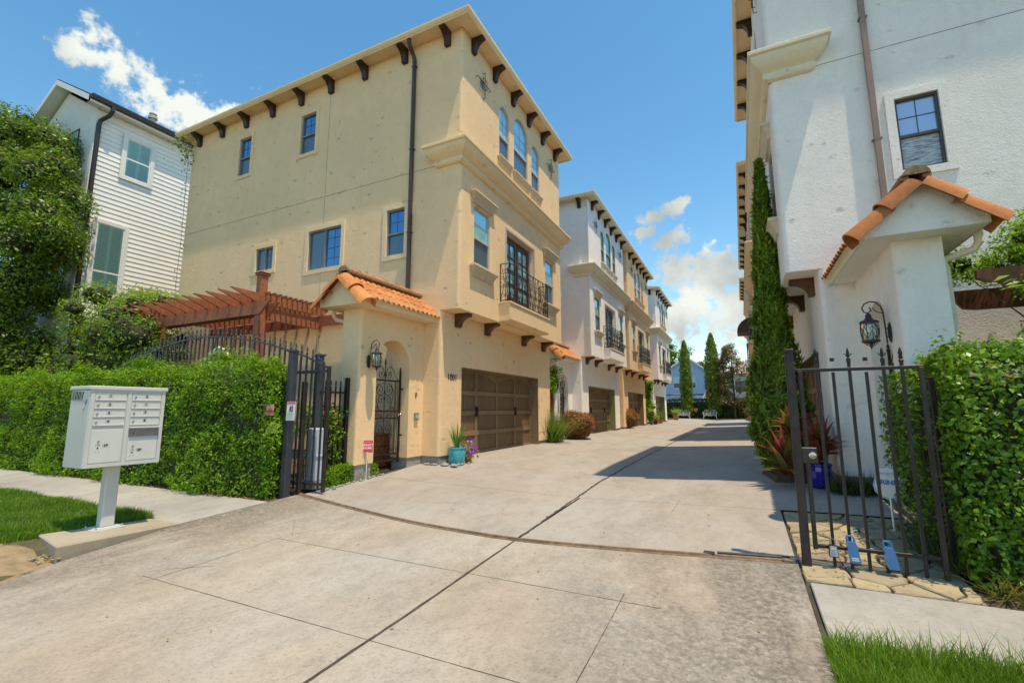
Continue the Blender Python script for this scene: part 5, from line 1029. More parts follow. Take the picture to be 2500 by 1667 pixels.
def entry_gate(P, label, scale=1., open_=0., full=True):
    t = thing('entry_gate', label, 'gate', P(-1.05, -1.0, 0)); s0, s1 = -1.47, -.55; u = -1.08; z0 = .02
    def T(s, z): return (u, s, z)
    m = MB(P); 
    for s in (s0+.02, s1-.02): m.box(u-.016, u+.016, s-.016, s+.016, z0, 1.86)
    m.lathe([(.025, 0), (.022, .03), (.012, .05), (.02, .07), (.002, .12)], (u, s1-.02, 1.86), 8)
    for z in (1.66, 1.04, .90, .18, .06): m.box(u-.012, u+.012, s0+.036, s1-.036, z, z+.032)
    m.obj('frame', SCRL, t)
    m = MB(P); mid = (s0+s1)/2-.03; A_ = (0, 1, 0); B_ = (0, 0, 1); st = .0068; hw = .31
    m.tube([T(mid, .2), T(mid, 2.02)], .009, 5); m.lathe([(.012, 0), (.024, .02), (.012, .05), (.018, .065), (.001, .14)], (u, mid, 2.0), 6)
    for s in (s1-.15, s1-.09): m.tube([T(s, .2), T(s, 1.66)], .006, 4)
    for k in (-1, 1):
        m.tube([T(mid+k*hw, .2), T(mid+k*hw, 1.66)], .007, 4)
        m.tube([T(mid, 1.69), T(mid+k*.02, 1.80), T(mid+k*.08, 1.93), T(mid+k*.17, 1.96), T(mid+k*.25, 1.90), T(mid+k*.31, 1.78), T(mid+k*.38, 1.71), T(mid+k*.44, 1.70)], st, 5)
        ax = (0, k, 0)
        for (a, z, rr, sg, stt, tn) in ((.12, 1.80, .09, 1, math.pi, 1.4), (.13, 1.49, .135, 1, math.pi, 1.7), (.11, 1.28, .10, -1, math.pi, 1.4), (.24, 1.12, .06, -1, 0, 1.3), (.12, .70, .135, 1, math.pi, 1.7), (.11, .52, .09, -1, math.pi, 1.4), (.22, .28, .07, 1, math.pi, 1.3), (.10, .96, .05, 1, 0, 1.3), (.22, .98, .05, -1, math.pi, 1.3), (.10, .12, .05, 1, 0, 1.2), (.22, .12, .05, -1, math.pi, 1.2)):
            m.tube(spiral(T(mid+k*a, z), ax, B_, rr, tn, stt, sg, None if full else 9), st, 4, False)
        m.tube([T(mid, 1.62), T(mid+k*.18, 1.60), T(mid+k*.26, 1.48), T(mid+k*.25, 1.30), T(mid+k*.16, 1.10), T(mid+k*.06, 1.06)], st, 4, False)
        m.tube([T(mid, .86), T(mid+k*.18, .84), T(mid+k*.26, .72), T(mid+k*.24, .54), T(mid+k*.14, .36), T(mid+k*.04, .22)], st, 4, False)
    m.obj('scrollwork', SCRL, t)
    m = MB(P); m.lathe([(.03, 0), (.03, .01), (.012, .015), (.012, .04), (.028, .05), (.03, .07), (.018, .085)], (u+.014, s1-.07, .985), 12, ((0, 1, 0), (0, 0, 1), (1, 0, 0))); m.obj('knob', CHR, t, smooth=True)
    for z in (.55, 1.5): m = MB(P); m.box(u-.02, u+.05, s1-.01, s1+.035, z, z+.03); m.obj('hinge', IRON, t)
    return t
entry_gate(PL1, 'wrought iron scroll gate in the arch of the tan porch'); entry_gate(PR1, 'wrought iron scroll gate in the arch of the white porch'); entry_gate(PL2, 'wrought iron scroll gate in the white porch beyond the red bush', full=False)
p = thing('keypad_box', 'small grey metal keypad box on the tan porch wall', 'keypad', (-6.30, 8.19, .9)); m = MB(); m.bbox(-6.298, -6.25, 8.13, 8.25, .86, 1.02, .006); m.obj('housing', MBG, p); m = MB(); m.bbox(-6.25, -6.245, 8.15, 8.23, .90, .98, .002); m.obj('cover', LBL, p)
p = thing('unit_letter', 'small iron letter F on the tan porch wall', 'letter', (-6.298, 8.19, 1.38)); text('F', .17, (-6.297, 8.19, 1.38), (0, 1, 0), (0, 0, 1), SCRL, p, .006)
# wooden side gate between the first two houses
wgt = thing('wood_gate', 'orange stained board gate in the gap beside the white porch', 'gate', (-7.1, 16.6, 0))
for k in range(7): m = MB(); m.box(-7.31+k*.142, -7.31+k*.142+.136, 16.5, 16.53, .02, 1.78+.02*math.sin(k)); m.obj('board', ORNG, wgt)
for z in (.3, 1.4): m = MB(); m.box(-7.31, -6.32, 16.53, 16.57, z, z+.09); m.obj('ledger', ORNG, wgt)
# planters seen through the tan arch
pl = thing('wood_planter', 'orange-brown wooden planter box inside the tan porch arch', 'planter', (-7.35, 8.0, 0))
for k in range(3): m = MB(); m.bbox(-7.75, -7.0, 7.62, 8.2, -.12+k*.22, -.12+k*.22+.21, .01); m.obj('board', ORNG, pl)
m = MB(); m.bbox(-7.79, -6.96, 7.58, 8.24, .54, .58, .01); m.obj('rim', ORNG, pl)
# ================================================================== MAILBOX
mb = thing('cluster_mailbox', 'pale grey eight-door cluster mailbox numbered 1001 on a pedestal', 'mailbox', (-6.95, 3.13, -.3))
XF, XB, Y0, Y1 = -6.75, -7.20, 2.735, 3.525
m = MB(); m.bbox(XB, XF-.004, Y0, Y1, .43, 1.325, .006); cab = m.obj('cabinet', MBX, mb)
m = MB(); m.bbox(XB-.015, XF+.022, Y0-.016, Y1+.016, 1.326, 1.372, .008); m.obj('cap', MBX, cab)
fF = lambda s, t, d: (XF-d, s, t)
m = MB(); m.ring(fF, Y0+.045, Y1-.045, .475, 1.302, .04, -.006, .0); m.fbox(fF, 3.105, 3.145, .475, 1.302, -.006, 0); m.obj('face_frame', MBX, cab)
def knob(y, z, par, r=.011): m = MB(); m.lathe([(r*1.1, 0), (r*1.1, .004), (r, .008), (r*.9, .016), (r*.4, .017)], (XF+.001, y, z), 12, ((0, 1, 0), (0, 0, 1), (1, 0, 0))); m.obj('lock', CHR, par, smooth=True)
def mdoor(a, b, z0, z1, lab=None, mat=MBD, lip=True, ly=None, lz=None, ky=None, kz=None):
    m = MB(); m.bbox(XF-.012, XF+.003, a, b, z0, z1, .003)
    o = m.obj('mail_door', mat, mb)
    if lip: m = MB(); m.bbox(XF+.003, XF+.012, a, b, z0-.004, z0+.006, .002); m.obj('lip', MBX, o)
    if ky: knob(ky, kz, o)
    if lab:
        w_ = .024 if len(lab) == 1 else .034; m = MB(); m.box(XF+.003, XF+.0042, ly-w_, ly+w_, lz-.017, lz+.017); m.obj('number_label', LBL, o); text(lab, .042, (XF+.0046, ly, lz), (0, 1, 0), (0, 0, 1), BLK, o, .0004, bold=.0018)
    return o
for k in range(4):
    z1 = 1.297-k*.098; z0 = z1-.090
    mdoor(2.785, 3.095, z0, z1, str(k+1), ly=2.93, lz=z1-.045, ky=2.815, kz=z1-.05)
    mdoor(3.155, 3.475, z0, z1, str(k+5), ly=3.31, lz=z1-.042, ky=3.185, kz=z1-.048)
def parcel(a, b, z0, z1, lab, ky, kz):
    o = mdoor(a, b, z0, z1, lab, ly=ky+.075, lz=kz-.05, ky=ky, kz=kz, lip=False)
    m = MB(); m.lathe([(.009, 0), (.009, .003), (.004, .003)], (XF+.004, ky, kz-.075), 10, ((0, 1, 0), (0, 0, 1), (1, 0, 0))); m.obj('keyhole', DOT, o)
    for dy in (-.018, .018):
        for dz in (-.042, -.115): m = MB(); m.lathe([(.005, 0), (.004, .003), (.001, .004)], (XF+.003, ky+dy, kz+dz), 8, ((0, 1, 0), (0, 0, 1), (1, 0, 0))); m.obj('rivet', CHR, o)
parcel(2.785, 3.095, .485, .868, '1P', 2.86, .73); parcel(3.155, 3.475, .485, .752, '2P', 3.21, .655)
o = mdoor(3.155, 3.475, .768, .862, mat=MBG, lip=False, ky=None); m = MB(); m.lathe([(.007, 0), (.007, .002)], (XF+.004, 3.205, .81), 10, ((0, 1, 0), (0, 0, 1), (1, 0, 0))); m.obj('keyhole', BLK, o)
m = MB(); m.bbox(XF, XF+.05, 3.15, 3.48, .872, .886, .004); m.obj('outgoing_hood', MBX, mb)
m = MB(); m.bbox(-7.045, -6.925, 3.06, 3.20, -.29, .432, .012); m.obj('pedestal', MBX, mb)
m = MB(); m.bbox(-7.12, -6.84, 2.96, 3.28, -.312, -.295, .004); bp = m.obj('base_plate', MBX, mb)
m = MB(); m.bbox(-7.09, -6.87, 2.99, 3.25, -.295, -.287, .003); m.obj('shim_plate', MBX, bp)
for dx in (-.115, .115):
    for dy in (-.13, .13): m = MB(); m.lathe([(.012, 0), (.012, .012), (.006, .02), (.006, .03)], (-6.98+dx, 3.12+dy, -.295), 6); m.obj('anchor_bolt', CHR, bp)
m = MB(); m.add([(-7.195, Y0-.0012, 1.205), (-6.925, Y0-.0012, 1.195), (-6.90, Y0-.0012, 1.305), (-7.195, Y0-.0012, 1.318)], [(0, 1, 2, 3)]); tp = m.obj('number_tape', TAPE, cab)
for k, c in enumerate('1001'): text(c, .125, (-7.155+k*.073, Y0-.0022, 1.255), (1, 0, 0), (0, 0, 1), BLK, tp, .0005, shear=.22)
m = MB(); m.add([(-6.865, Y0-.002, 1.16), (-6.83, Y0-.012, 1.15), (-6.825, Y0-.006, 1.215), (-6.85, Y0-.002, 1.22)], [(0, 1, 2, 3)]); m.obj('torn_tape', LKB, cab)
m = MB(); m.tube([(-6.845, Y0-.003, 1.15), (-6.86, Y0-.008, 1.11), (-6.885, Y0-.003, 1.09)], .006, 5); m.obj('tape_end', PAPR, cab)
# ================================================================== SIGNS
sg = thing('warning_sign', 'white notice with red WARNING heading fixed to the slate gate post', 'sign', (-6.46, 5.36, .93)); 
c0 = Vector((-6.50, 5.235, 1.07)); xd = Vector((1, .12, 0)).normalized(); zd = Vector((.03, 0, 1)).normalized(); nd = xd.cross(zd)
def board(par, c, xd, zd, w_, h, mat, name, off=0., th=.004):
    nd = xd.cross(zd); m = MB(); o = c+nd*off; p_ = [o+xd*a*w_/2+zd*b*h/2 for a, b in ((-1, -1), (1, -1), (1, 1), (-1, 1))]; m.add(p_+[p-nd*th for p in p_], [(0, 1, 2, 3), (7, 6, 5, 4), (0, 1, 5, 4), (1, 2, 6, 5), (2, 3, 7, 6), (3, 0, 4, 7)]); return m.obj(name, mat, par)
board(sg, c0, xd, zd, .17, .30, PAPR, 'panel'); board(sg, c0+zd*.128, xd, zd, .168, .042, PNK, 'header', .003)
text('WARNING', .030, c0+zd*.128+nd*.004, xd, zd, REDP, sg, .0004, bold=.0008)
fig = [((-.012, .075), (.012, .075)), ((0, .07), (0, .02)), ((-.03, .055), (.03, .045)), ((0, .02), (-.025, -.01)), ((0, .02), (.025, -.012)), ((.035, .08), (.035, -.015)), ((-.035, .03), (-.02, .03))]
m = MB()
for a, b in fig: m.tube([c0+xd*a[0]+zd*a[1]+nd*.004, c0+xd*b[0]+zd*b[1]+nd*.004], .006, 4)
m.obj('figure', BLK, sg)
for k in range(7): m = MB(); y = -.035-k*.014; m.tube([c0-xd*.07+zd*y+nd*.0015, c0+xd*(.068-.02*(k % 3))+zd*y+nd*.0015], .0022, 4); m.obj('printed_line', LBL, sg)
s2 = thing('faded_sign', 'faded red and white notice half hidden in the hedge by the gate post', 'sign', (-6.78, 5.05, 1.05)); c1 = Vector((-6.74, 5.04, 1.09)); board(s2, c1, xd, zd, .15, .17, PNK, 'panel'); board(s2, c1-zd*.03, xd, zd, .15, .05, REDP, 'band', .003)
ys = thing('yard_sign', 'small red security yard sign on a white stake by the tan porch', 'sign', (-6.27, 6.78, -.2)); c2 = Vector((-6.24, 6.72, .42)); xd = Vector((.80, .60, 0)); zd = Vector((.0, .02, 1)).normalized(); nd = xd.cross(zd)
m = MB(); m.tube([c2-zd*.7, c2-zd*.1], .007, 6); m.obj('stake', PAPR, ys); board(ys, c2, xd, zd, .205, .235, PAPR, 'panel'); board(ys, c2, xd, zd, .190, .220, REDP, 'face', .002)
text('XFINITY', .052, c2+zd*.022+nd*.003, xd, zd, PAPR, ys, .0005, bold=.0016); text('HOME', .052, c2-zd*.032+nd*.003, xd, zd, PAPR, ys, .0005, bold=.0016); text('PROTECTED BY', .021, c2+zd*.075+nd*.003, xd, zd, PAPR, ys, .0004)
bs = thing('security_sign', 'white and blue shield-shaped yard sign beside the glossy hedge', 'sign', (1.38, 6.45, -.2)); c3 = Vector((1.36, 6.40, .30)); xd = Vector((.95, -.18, 0)).normalized(); zd = Vector((0, 0, 1)); nd = xd.cross(zd)
def shield(k): return [(-.07*k, .175*k), (-.045*k, .165*k), (0, .185*k), (.045*k, .165*k), (.07*k, .175*k), (.085*k, .13*k), (.075*k, .09*k), (.12*k, .04*k), (.14*k, -.03*k), (.125*k, -.10*k), (.075*k, -.155*k), (0, -.175*k), (-.075*k, -.155*k), (-.125*k, -.10*k), (-.14*k, -.03*k), (-.12*k, .04*k), (-.075*k, .09*k), (-.085*k, .13*k)]
for k, mt, of, nm in ((1., PAPR, 0, 'panel'), (.95, BLUP, .003, 'border'), (.91, PAPR, .005, 'face')):
    m = MB(); m.prism(shield(k), lambda a, b: c3+xd*a+zd*b+nd*of, lambda a, b: c3+xd*a+zd*b+nd*(of-.003)); m.obj(nm, mt, bs)
text('BRINKS', .066, c3+zd*.005+nd*.006, xd, zd, BLUP, bs, .0005, bold=.003); text('PROTECTED', .028, c3+zd*.095+nd*.006, xd, zd, BLUP, bs, .0004)
m = MB(); m.tube([c3-zd*.52+xd*.0, c3-zd*.15], .012, 5); m.obj('stake', PAPR, bs)
# ================================================================== PLANTS
TWG2 = pmat('bare_twig', (.20, .13, .085), .9, .3)
def surf_box(n, lo, hi, depth, faces, amp=.08, s=1.2, seed=0., rnd=.15):
    """points spread just inside the skin of a clipped hedge"""
    lo, hi = np.array(lo, float), np.array(hi, float); d = hi-lo; ar = {'front': d[0]*d[2], 'back': d[0]*d[2], 'top': d[0]*d[1], 'left': d[1]*d[2], 'right': d[1]*d[2]}
    tot = sum(ar[f] for f in faces); P_, N_ = [], []
    for f in faces:
        k = int(n*ar[f]/tot); u = rng.uniform(0, 1, (k, 3)); nn = np.zeros((k, 3))
        ax, sd, sg_ = {'front': (1, 0, -1), 'back': (1, 1, 1), 'top': (2, 1, 1), 'left': (0, 0, -1), 'right': (0, 1, 1)}[f]
        u[:, ax] = sd; nn[:, ax] = sg_; p = lo+u*d; p -= nn*(rng.exponential(depth, (k, 1))); P_.append(p); N_.append(nn)
    p = np.concatenate(P_); nn = np.concatenate(N_); w1 = wob(p, s, seed)+.5*wob(p, s*3.1, seed+3)
    p = p+nn*(amp*w1)[:, None]
    # soften the upper arrises
    t = np.clip((p[:, 2]-(hi[2]-rnd*1.5))/(rnd*1.5), 0, 1); c = (lo+hi)/2
    p[:, 2] += .5*amp*t*(wob(p*np.array([1, 1, 0]), .9, seed+9)+.6*wob(p*np.array([1, 1, 0]), 2.3, seed+4)); p[:, 1] += (c[1]-p[:, 1])*.55*t**2; p[:, 0] += np.sign(c[0]-p[:, 0])*np.minimum(np.abs(c[0]-p[:, 0]), rnd*.6*t**2)
    return p, nn
def hedge(label, lo, hi, n, size, mat, faces, amp, asp=.55, seed=0., gap=.35, rnd=.15, depth=.05, cat='hedge', core=.10, group=None, twigs=0, name='hedge'):
    t = thing(name, label, cat, ((lo[0]+hi[0])/2, (lo[1]+hi[1])/2, lo[2]), group)
    m = MB(); m.bbox(lo[0]+core, hi[0]-core, lo[1]+core, hi[1]-core, lo[2]-.1, hi[2]-core*2-amp, .06); m.obj('branches', TWIG, t)
    p, nn = surf_box(n, lo, hi, depth, faces, amp, seed=seed, rnd=rnd); up = np.array([0, 0, .55])
    w_ = wob(p, 3.3, seed)+.7*wob(p, 8.1, seed+5); k = (w_ > -.42) | (rng.uniform(0, 1, len(p)) > gap*2); p, nn = p[k], nn[k]
    leaves('foliage', p, nn+up, size, mat, t, aspect=asp, jit=.75)
    if twigs:
        k = rng.integers(0, len(p), twigs//4); leaves('bare_twigs', p[k]-nn[k]*.02, nn[k], .17, TWG2, t, aspect=.045, jit=.9)
        k = rng.integers(0, len(p), twigs//8); leaves('dead_leaves', p[k], nn[k]+up, size*.9, F_DRY, t, aspect=asp, jit=.9)
        p2, n2 = surf_box(twigs, lo, hi, .02, [f for f in faces if f == 'top' or f == 'front'], amp, seed=seed)
        k = len(p2); tip = p2+n2*rng.uniform(.03, .14, (k, 1))+rng.normal(size=(k, 3))*.02+np.array([0, 0, .03]); P3 = np.concatenate([p2+(tip-p2)*f for f in (.3, .55, .8, 1.)]); leaves('shoots', P3, np.tile(n2+up, (4, 1)), size*.9, mat, t, aspect=asp*.9, jit=.8)
    return t
hedge('long bright green clipped hedge behind the cluster mailbox', (-20.5, 5.02, -.27), (-6.72, 5.56, 1.93), 84000, .055, F_HEDL, ['front', 'top', 'right'], .16, .5, 1.2, .45, .30, .10, twigs=4200)
hedge('glossy dark green hedge behind the walk gate', (1.55, 5.02, -.28), (4.6, 6.35, 1.62), 32000, .052, F_HEDR, ['front', 'top', 'left'], .07, .62, 5.1, .25, .2, .06, twigs=620)
hedge('thin leafy hedge end beside the white porch pier', (1.42, 5.6, .10), (1.95, 6.9, 1.5), 3600, .05, F_HEDR, ['front', 'left', 'top'], .06, .55, 2.1, .3, .15, .06)
hedge('dark hedge closing the far end behind the white benches', (-10.5, 57.9, 0), (3.5, 59.2, 2.2), 9000, .16, F_DARK, ['front', 'top'], .12, .6, 7.7, .2, .15, .06)
hedge('low clipped box border behind the black gate', (-6.62, 6.0, -.24), (-6.32, 7.15, .12), 6500, .035, F_HEDL, ['front', 'top', 'right', 'left'], .03, .4, 3.3, .1, .08, .03, core=.06, name='border_hedge')
def clump_tree(label, base, h, clumps, nper, size, mat, name='tree', cat='tree', trunk_r=.12, group=None, asp=.5, limb=True, core=.0, spread=1., trunk=None):
    """clumps: list of (centre, radius); leaves lie in shells round each clump, with limbs reaching them"""
    t = thing(name, label, cat, base, group); m = MB(); b = Vector(base)
    m.tube(trunk or [b, b+Vector((.03, .02, h*.35)), b+Vector((-.02, .03, h*.7)), b+Vector((0, 0, h*.92))], [trunk_r, trunk_r*.8, trunk_r*.5, trunk_r*.15], 7)
    if limb:
        for c, r in clumps[::max(1, len(clumps)//14)]:
            c = Vector(c); z0 = b.z+min(h*.6, max(.15*h, (c.z-b.z)*.6)); a = Vector((b.x, b.y, z0)); m.tube([a, a.lerp(c, .5)+Vector((0, 0, .08*h*.2)), c], [trunk_r*.35, trunk_r*.22, trunk_r*.06], 5)
    m.obj('trunk', BARK, t, smooth=True)
    P_, N_ = [], []
    for c, r in clumps:
        k = int(nper*(r**2)) if nper < 1e9 else 0; d = unit(rng.normal(size=(k, 3))); rad = r*rng.uniform(.45, 1.05, (k, 1))**.6; d[:, 2] *= .8; P_.append(np.array(c)+d*rad*spread); N_.append(d)
    p = np.concatenate(P_); nn = np.concatenate(N_)
    leaves('crown', p, nn+np.array([0, 0, .6]), size, mat, t, aspect=asp, jit=.6)
    if core:
        vs, fs_ = [], []
        for j, (c, r) in enumerate(clumps): vs.append(ICO1V*r*core*(1+.25*wob(ICO1V, 2, j)[:, None])+np.array(c)); fs_.append(ICO1F+j*len(ICO1V))
        stuff(npmesh('inner_branches', np.concatenate(vs), np.concatenate(fs_), TWIG, t))
    return t
# tall vine-clad tree at the left
cl = []
for k in range(150):
    z = random.uniform(1.2, 11.9); w_ = interp(z, [1, 4, 7, 9, 11, 12], [3.4, 3.0, 3.7, 3.1, 1.9, .9]); xc = interp(z, [1, 4, 7, 9, 12], [-22.2, -22.6, -21.6, -22.6, -24.2])
    a = random.uniform(0, 6.28); r_ = math.sqrt(random.uniform(.25, 1)); cl.append(((xc+w_*r_*math.cos(a), 6.5+1.3*r_*math.sin(a)-.25, z), random.uniform(.55, .95)))
clump_tree('tall vine-clad tree standing before the white clapboard house', (-22.3, 6.6, -.2), 10.5, cl, 1150, .115, F_TREE, trunk_r=.25, core=.42, asp=.48, name='leafy_tree')
# vines over the pergola, and on the house edge
cl = [((random.uniform(-17.9, -13.0), random.uniform(6.2, 7.6), 0), random.uniform(.35, .6)) for _ in range(60)]
cl = [((x, y, interp(x, [-18, -16, -14.8, -13], [3.4, 4.35, 4.25, 3.75])-random.uniform(0, 1)**1.3*1.9), r) for (x, y, _), r in cl]
clump_tree('bright green vine heaped over the red-brown pergola', (-15.5, 7.0, -.2), 3.6, cl, 1100, .10, F_VINE, name='climbing_vine', cat='vine', trunk_r=.06, core=.45, asp=.36)
cl = [((random.uniform(-17.5, -12.9), random.uniform(5.9, 6.6), random.uniform(1.6, 3.1)), random.uniform(.35, .6)) for _ in range(34)]
clump_tree('dark leafy shrub between the pergola and the long hedge', (-15.2, 6.3, -.2), 2.4, cl, 1000, .09, F_TREE, name='shrub', cat='shrub', trunk_r=.06, core=.6)
def strand(label, pts, n, size, mat, spread=.06, name='creeper'):
    t = thing(name, label, 'vine', pts[0]); m = MB(); m.tube(pts, .006, 4); m.obj('stem', BARK, t); q = []
    pv = np.array(pts); 
    for k in range(n): f = random.uniform(0, len(pts)-1.001); i = int(f); q.append(pv[i]+(pv[i+1]-pv[i])*(f-i)+rng.normal(size=3)*spread)
    leaves('leaves', np.array(q), np.tile([.3, -1, .5], (n, 1)), size, mat, t, aspect=.6, jit=.8); return t
strand('thin creeper climbing the far edge of the tan house', [(-16.08, 8.36, 3.5), (-16.1, 8.36, 5), (-16.06, 8.36, 6.6), (-16.1, 8.36, 8.2), (-16.1, 8.34, 9.6)], 110, .07, F_TREE, .07)
strand('leafy creeper tuft under the eaves of the tan house', [(-16.1, 8.3, 9.2), (-16.1, 8.25, 9.7), (-16.25, 8.2, 10.0), (-15.9, 8.2, 9.95)], 170, .09, F_TREE, .16)
cl = [((random.uniform(2.45, 5.0), random.uniform(6.4, 8.0), 2.74+random.uniform(-.12, .30)), random.uniform(.2, .34)) for _ in range(70)]+[((random.uniform(2.65, 5), random.uniform(6.35, 6.7), random.uniform(1.6, 2.5)), random.uniform(.16, .28)) for _ in range(26)]
cl = [((x, y, z+.22*(x-2.4)*.5), r) for (x, y, z), r in cl]
clump_tree('green vine matted over the dark pergola by the white house', (3.36, 6.95, -.2), 2.6, cl, 6500, .045, F_HEDL, name='climbing_vine', cat='vine', trunk_r=.04, core=.3)
def rosette(m_pts, base, n, length, width, spread, mat, t, name, droop=.5, seg=5, upb=.9, lvar=.25, twist=0., zdir=None):
    """long strap leaves from a point: each a bent ribbon"""
    V, F = [], []; b = np.array(base); k0 = 0
    for k in range(n):
        a = 2*math.pi*k*.381966+random.uniform(-.2, .2); el = random.uniform(spread[0], spread[1]); L_ = length*random.uniform(1-lvar, 1+lvar*.4)
        d = np.array([math.cos(a)*math.cos(el), math.sin(a)*math.cos(el), math.sin(el)]); side = np.array([-math.sin(a), math.cos(a), 0])
        p = b+np.array([math.cos(a), math.sin(a), 0])*.02+(np.array(m_pts[k % len(m_pts)]) if m_pts else 0); v = d.copy()
        for s in range(seg+1):
            f = s/seg; w_ = width*(.45+.55*math.sin(math.pi*min(1, f*1.15+.12)))*(1-f**3) if s < seg else .001
            up = np.cross(side, v); V += [p-side*w_/2+up*w_*.18, p, p+side*w_/2+up*w_*.18]
            p = p+v*L_/seg; v = v+np.array([0, 0, -droop/seg*(.4+f)]); v /= np.linalg.norm(v)
        for s in range(seg):
            i = k0+s*3; F += [(i, i+1, i+4, i+3), (i+1, i+2, i+5, i+4)]
        k0 += (seg+1)*3
    return stuff(npmesh(name, np.array(V), np.array(F), mat, t, smooth=True))
def pot(t, c, prof, mat, name='pot', n=20): m = MB(); m.lathe(prof, c, n); return m.obj(name, mat, t, smooth=True)
# teal pot
tx, ty = -5.58, 8.72; tz = gz(tx, ty); tp = thing('glazed_pot', 'turquoise glazed pot with a diamond lattice beside the tan wall', 'plant pot', (tx, ty, tz))
po = pot(tp, (tx, ty, tz), [(.11, 0), (.13, .01), (.165, .12), (.175, .22), (.17, .30), (.165, .325), (.185, .335), (.185, .355), (.17, .36), (.155, .355), (.15, .32), (.0, .32)], TEAL)
m = MB()
for k in range(8):
    for s in (-1, 1): m.tube([(tx+(interp(z, [0, .12, .22, .33], [.135, .168, .178, .168]))*math.cos(2*math.pi*k/8+s*f*.78), ty+(interp(z, [0, .12, .22, .33], [.135, .168, .178, .168]))*math.sin(2*math.pi*k/8+s*f*.78), tz+z) for f, z in ((0, .02), (.33, .12), (.66, .22), (1, .31))], .006, 4)
m.obj('lattice', pmat('teal_lattice', (.05, .48, .55), .15, .1), po)
ag = thing('agave_plant', 'upright strap-leaved plant growing in the turquoise pot', 'plant', (tx, ty, tz+.33)); rosette(None, (tx, ty, tz+.33), 22, .60, .045, (.85, 1.5), F_AGV, ag, 'foliage', .25)
pt_ = thing('petunia_plant', 'purple petunias trailing from behind the turquoise pot', 'plant', (tx+.02, ty+.42, tz+.0)); cl = [(tx+.06+random.gauss(0, .08), ty+.33+random.gauss(0, .10), tz+.22+random.gauss(0, .09)) for _ in range(420)]
leaves('foliage', np.array(cl), np.tile([.5, -.4, .6], (420, 1)), .045, F_HEDL, pt_, jit=.8); cl = np.array([(tx+.12+random.gauss(0, .07), ty+.33+random.gauss(0, .10), tz+.27+random.gauss(0, .09)) for _ in range(60)]); leaves('flowers', cl, np.tile([.8, -.6, .4], (60, 1)), .06, F_PUR, pt_, aspect=1., jit=.4)
m = MB(); m.lathe([(.06, 0), (.09, .14), (.10, .15), (.08, .15)], (tx+.06, ty+.36, tz), 14); m.obj('pot', TERR, pt_, smooth=True)
# ornamental grass + red bushes
og = thing('grass_clump', 'arching green ornamental grass clump at the end of the tan garage', 'ornamental grass', (-5.75, 14.75, 0)); rosette([(random.gauss(0, .16), random.gauss(0, .16), 0) for _ in range(40)], (-5.78, 14.95, 0), 700, 1.2, .016, (.75, 1.5), F_ORN, og, 'blades', 1.1, 6)
def bush(label, c, r, n, size, mat, name='bush', cat='bush', asp=.55, group=None, amp=.2):
    t = thing(name, label, cat, (c[0], c[1], 0), group); blob_core('branches', c, tuple(x*.8 for x in r), TWIG, t, amp, 2., 0.02)
    d = unit(rng.normal(size=(n, 3))); rad = 1-rng.exponential(.07, (n, 1)); p = d*np.array(r)*rad; p = p*(1+amp*wob(p, 3.1, c[1])[:, None])+np.array(c); k = p[:, 2] > .03
    leaves('foliage', p[k], d[k]+np.array([0, 0, .5]), size, mat, t, aspect=asp, jit=.6); return t
bush('rounded red-tinged bush before the white garage door', (-5.62, 17.1, .50), (.58, .78, .53), 9000, .06, F_RED, group=None)
bush('rounded red-tinged bush before the next tan garage', (-6.05, 27.2, .58), (.6, .8, .58), 5000, .075, F_RED)
# vines on the wooden gate and the climbing shrub between the last houses
cl = [((-6.50+random.gauss(0, .15), 16.45+random.gauss(0, .1), 2.0+random.gauss(0, .3)), random.uniform(.18, .3)) for _ in range(18)]
clump_tree('leafy climber spilling over the orange board gate', (-6.55, 16.45, 0), 1.9, cl, 2600, .09, F_HEDL, name='climber', cat='vine', trunk_r=.03, core=.4)
cl = [((-5.95+random.gauss(0, .18), 33.6+random.gauss(0, .3), random.uniform(.5, 3.0)), random.uniform(.25, .4)) for _ in range(34)]
clump_tree('tall leafy climber between the last two garages', (-6.0, 33.6, 0), 2.8, cl, 900, .12, F_HEDL, name='climber', cat='vine', trunk_r=.04, core=.5)
def potplant(label, c, pr, ph, mat, kind, leafm, h=.5, name='potted_plant'):
    t = thing(name, label, 'potted plant', c); pot(t, c, [(pr*.62, 0), (pr*.95, ph*.85), (pr*1.05, ph*.86), (pr*1.05, ph), (pr*.9, ph), (pr*.85, ph*.9), (0, ph*.9)], mat)
    if kind == 'fern': rosette(None, (c[0], c[1], c[2]+ph), 60, h, .07, (.3, 1.4), leafm, t, 'foliage', 1.0)
    elif kind == 'grass': rosette([(random.gauss(0, .1), random.gauss(0, .1), 0) for _ in range(20)], (c[0], c[1], c[2]+ph*.8), 150, h, .02, (.8, 1.5), leafm, t, 'foliage', .6)
    else:
        n = 500; d = unit(rng.normal(size=(n, 3))); p = d*np.array([pr*1.3, pr*1.3, h*.5])*rng.uniform(.5, 1, (n, 1))+np.array([c[0], c[1], c[2]+ph+h*.35]); leaves('foliage', p, d+np.array([0, 0, .5]), .09, F_HEDL, t, jit=.6)
        k = rng.integers(0, n, 50); leaves('flowers', p[k]+d[k]*.03, d[k], .09, leafm, t, aspect=1.)
    return t
potplant('pink flowers in a grey pot by the last garages', (-5.72, 33.9, 0), .17, .3, FND, 'flower', F_PIN, .4); potplant('red flowers in a dark pot by the last garages', (-5.60, 34.7, 0), .17, .3, SHDK, 'flower', F_PIN, .4)
potplant('grassy plant in a clay tub at the last white garage', (-5.66, 37.5, 0), .2, .25, TERR, 'grass', F_ORN, .9); potplant('lime green fern in a clay pot near the benches', (-5.9, 49.0, 0), .30, .5, TERR, 'fern', F_FERN, .95)
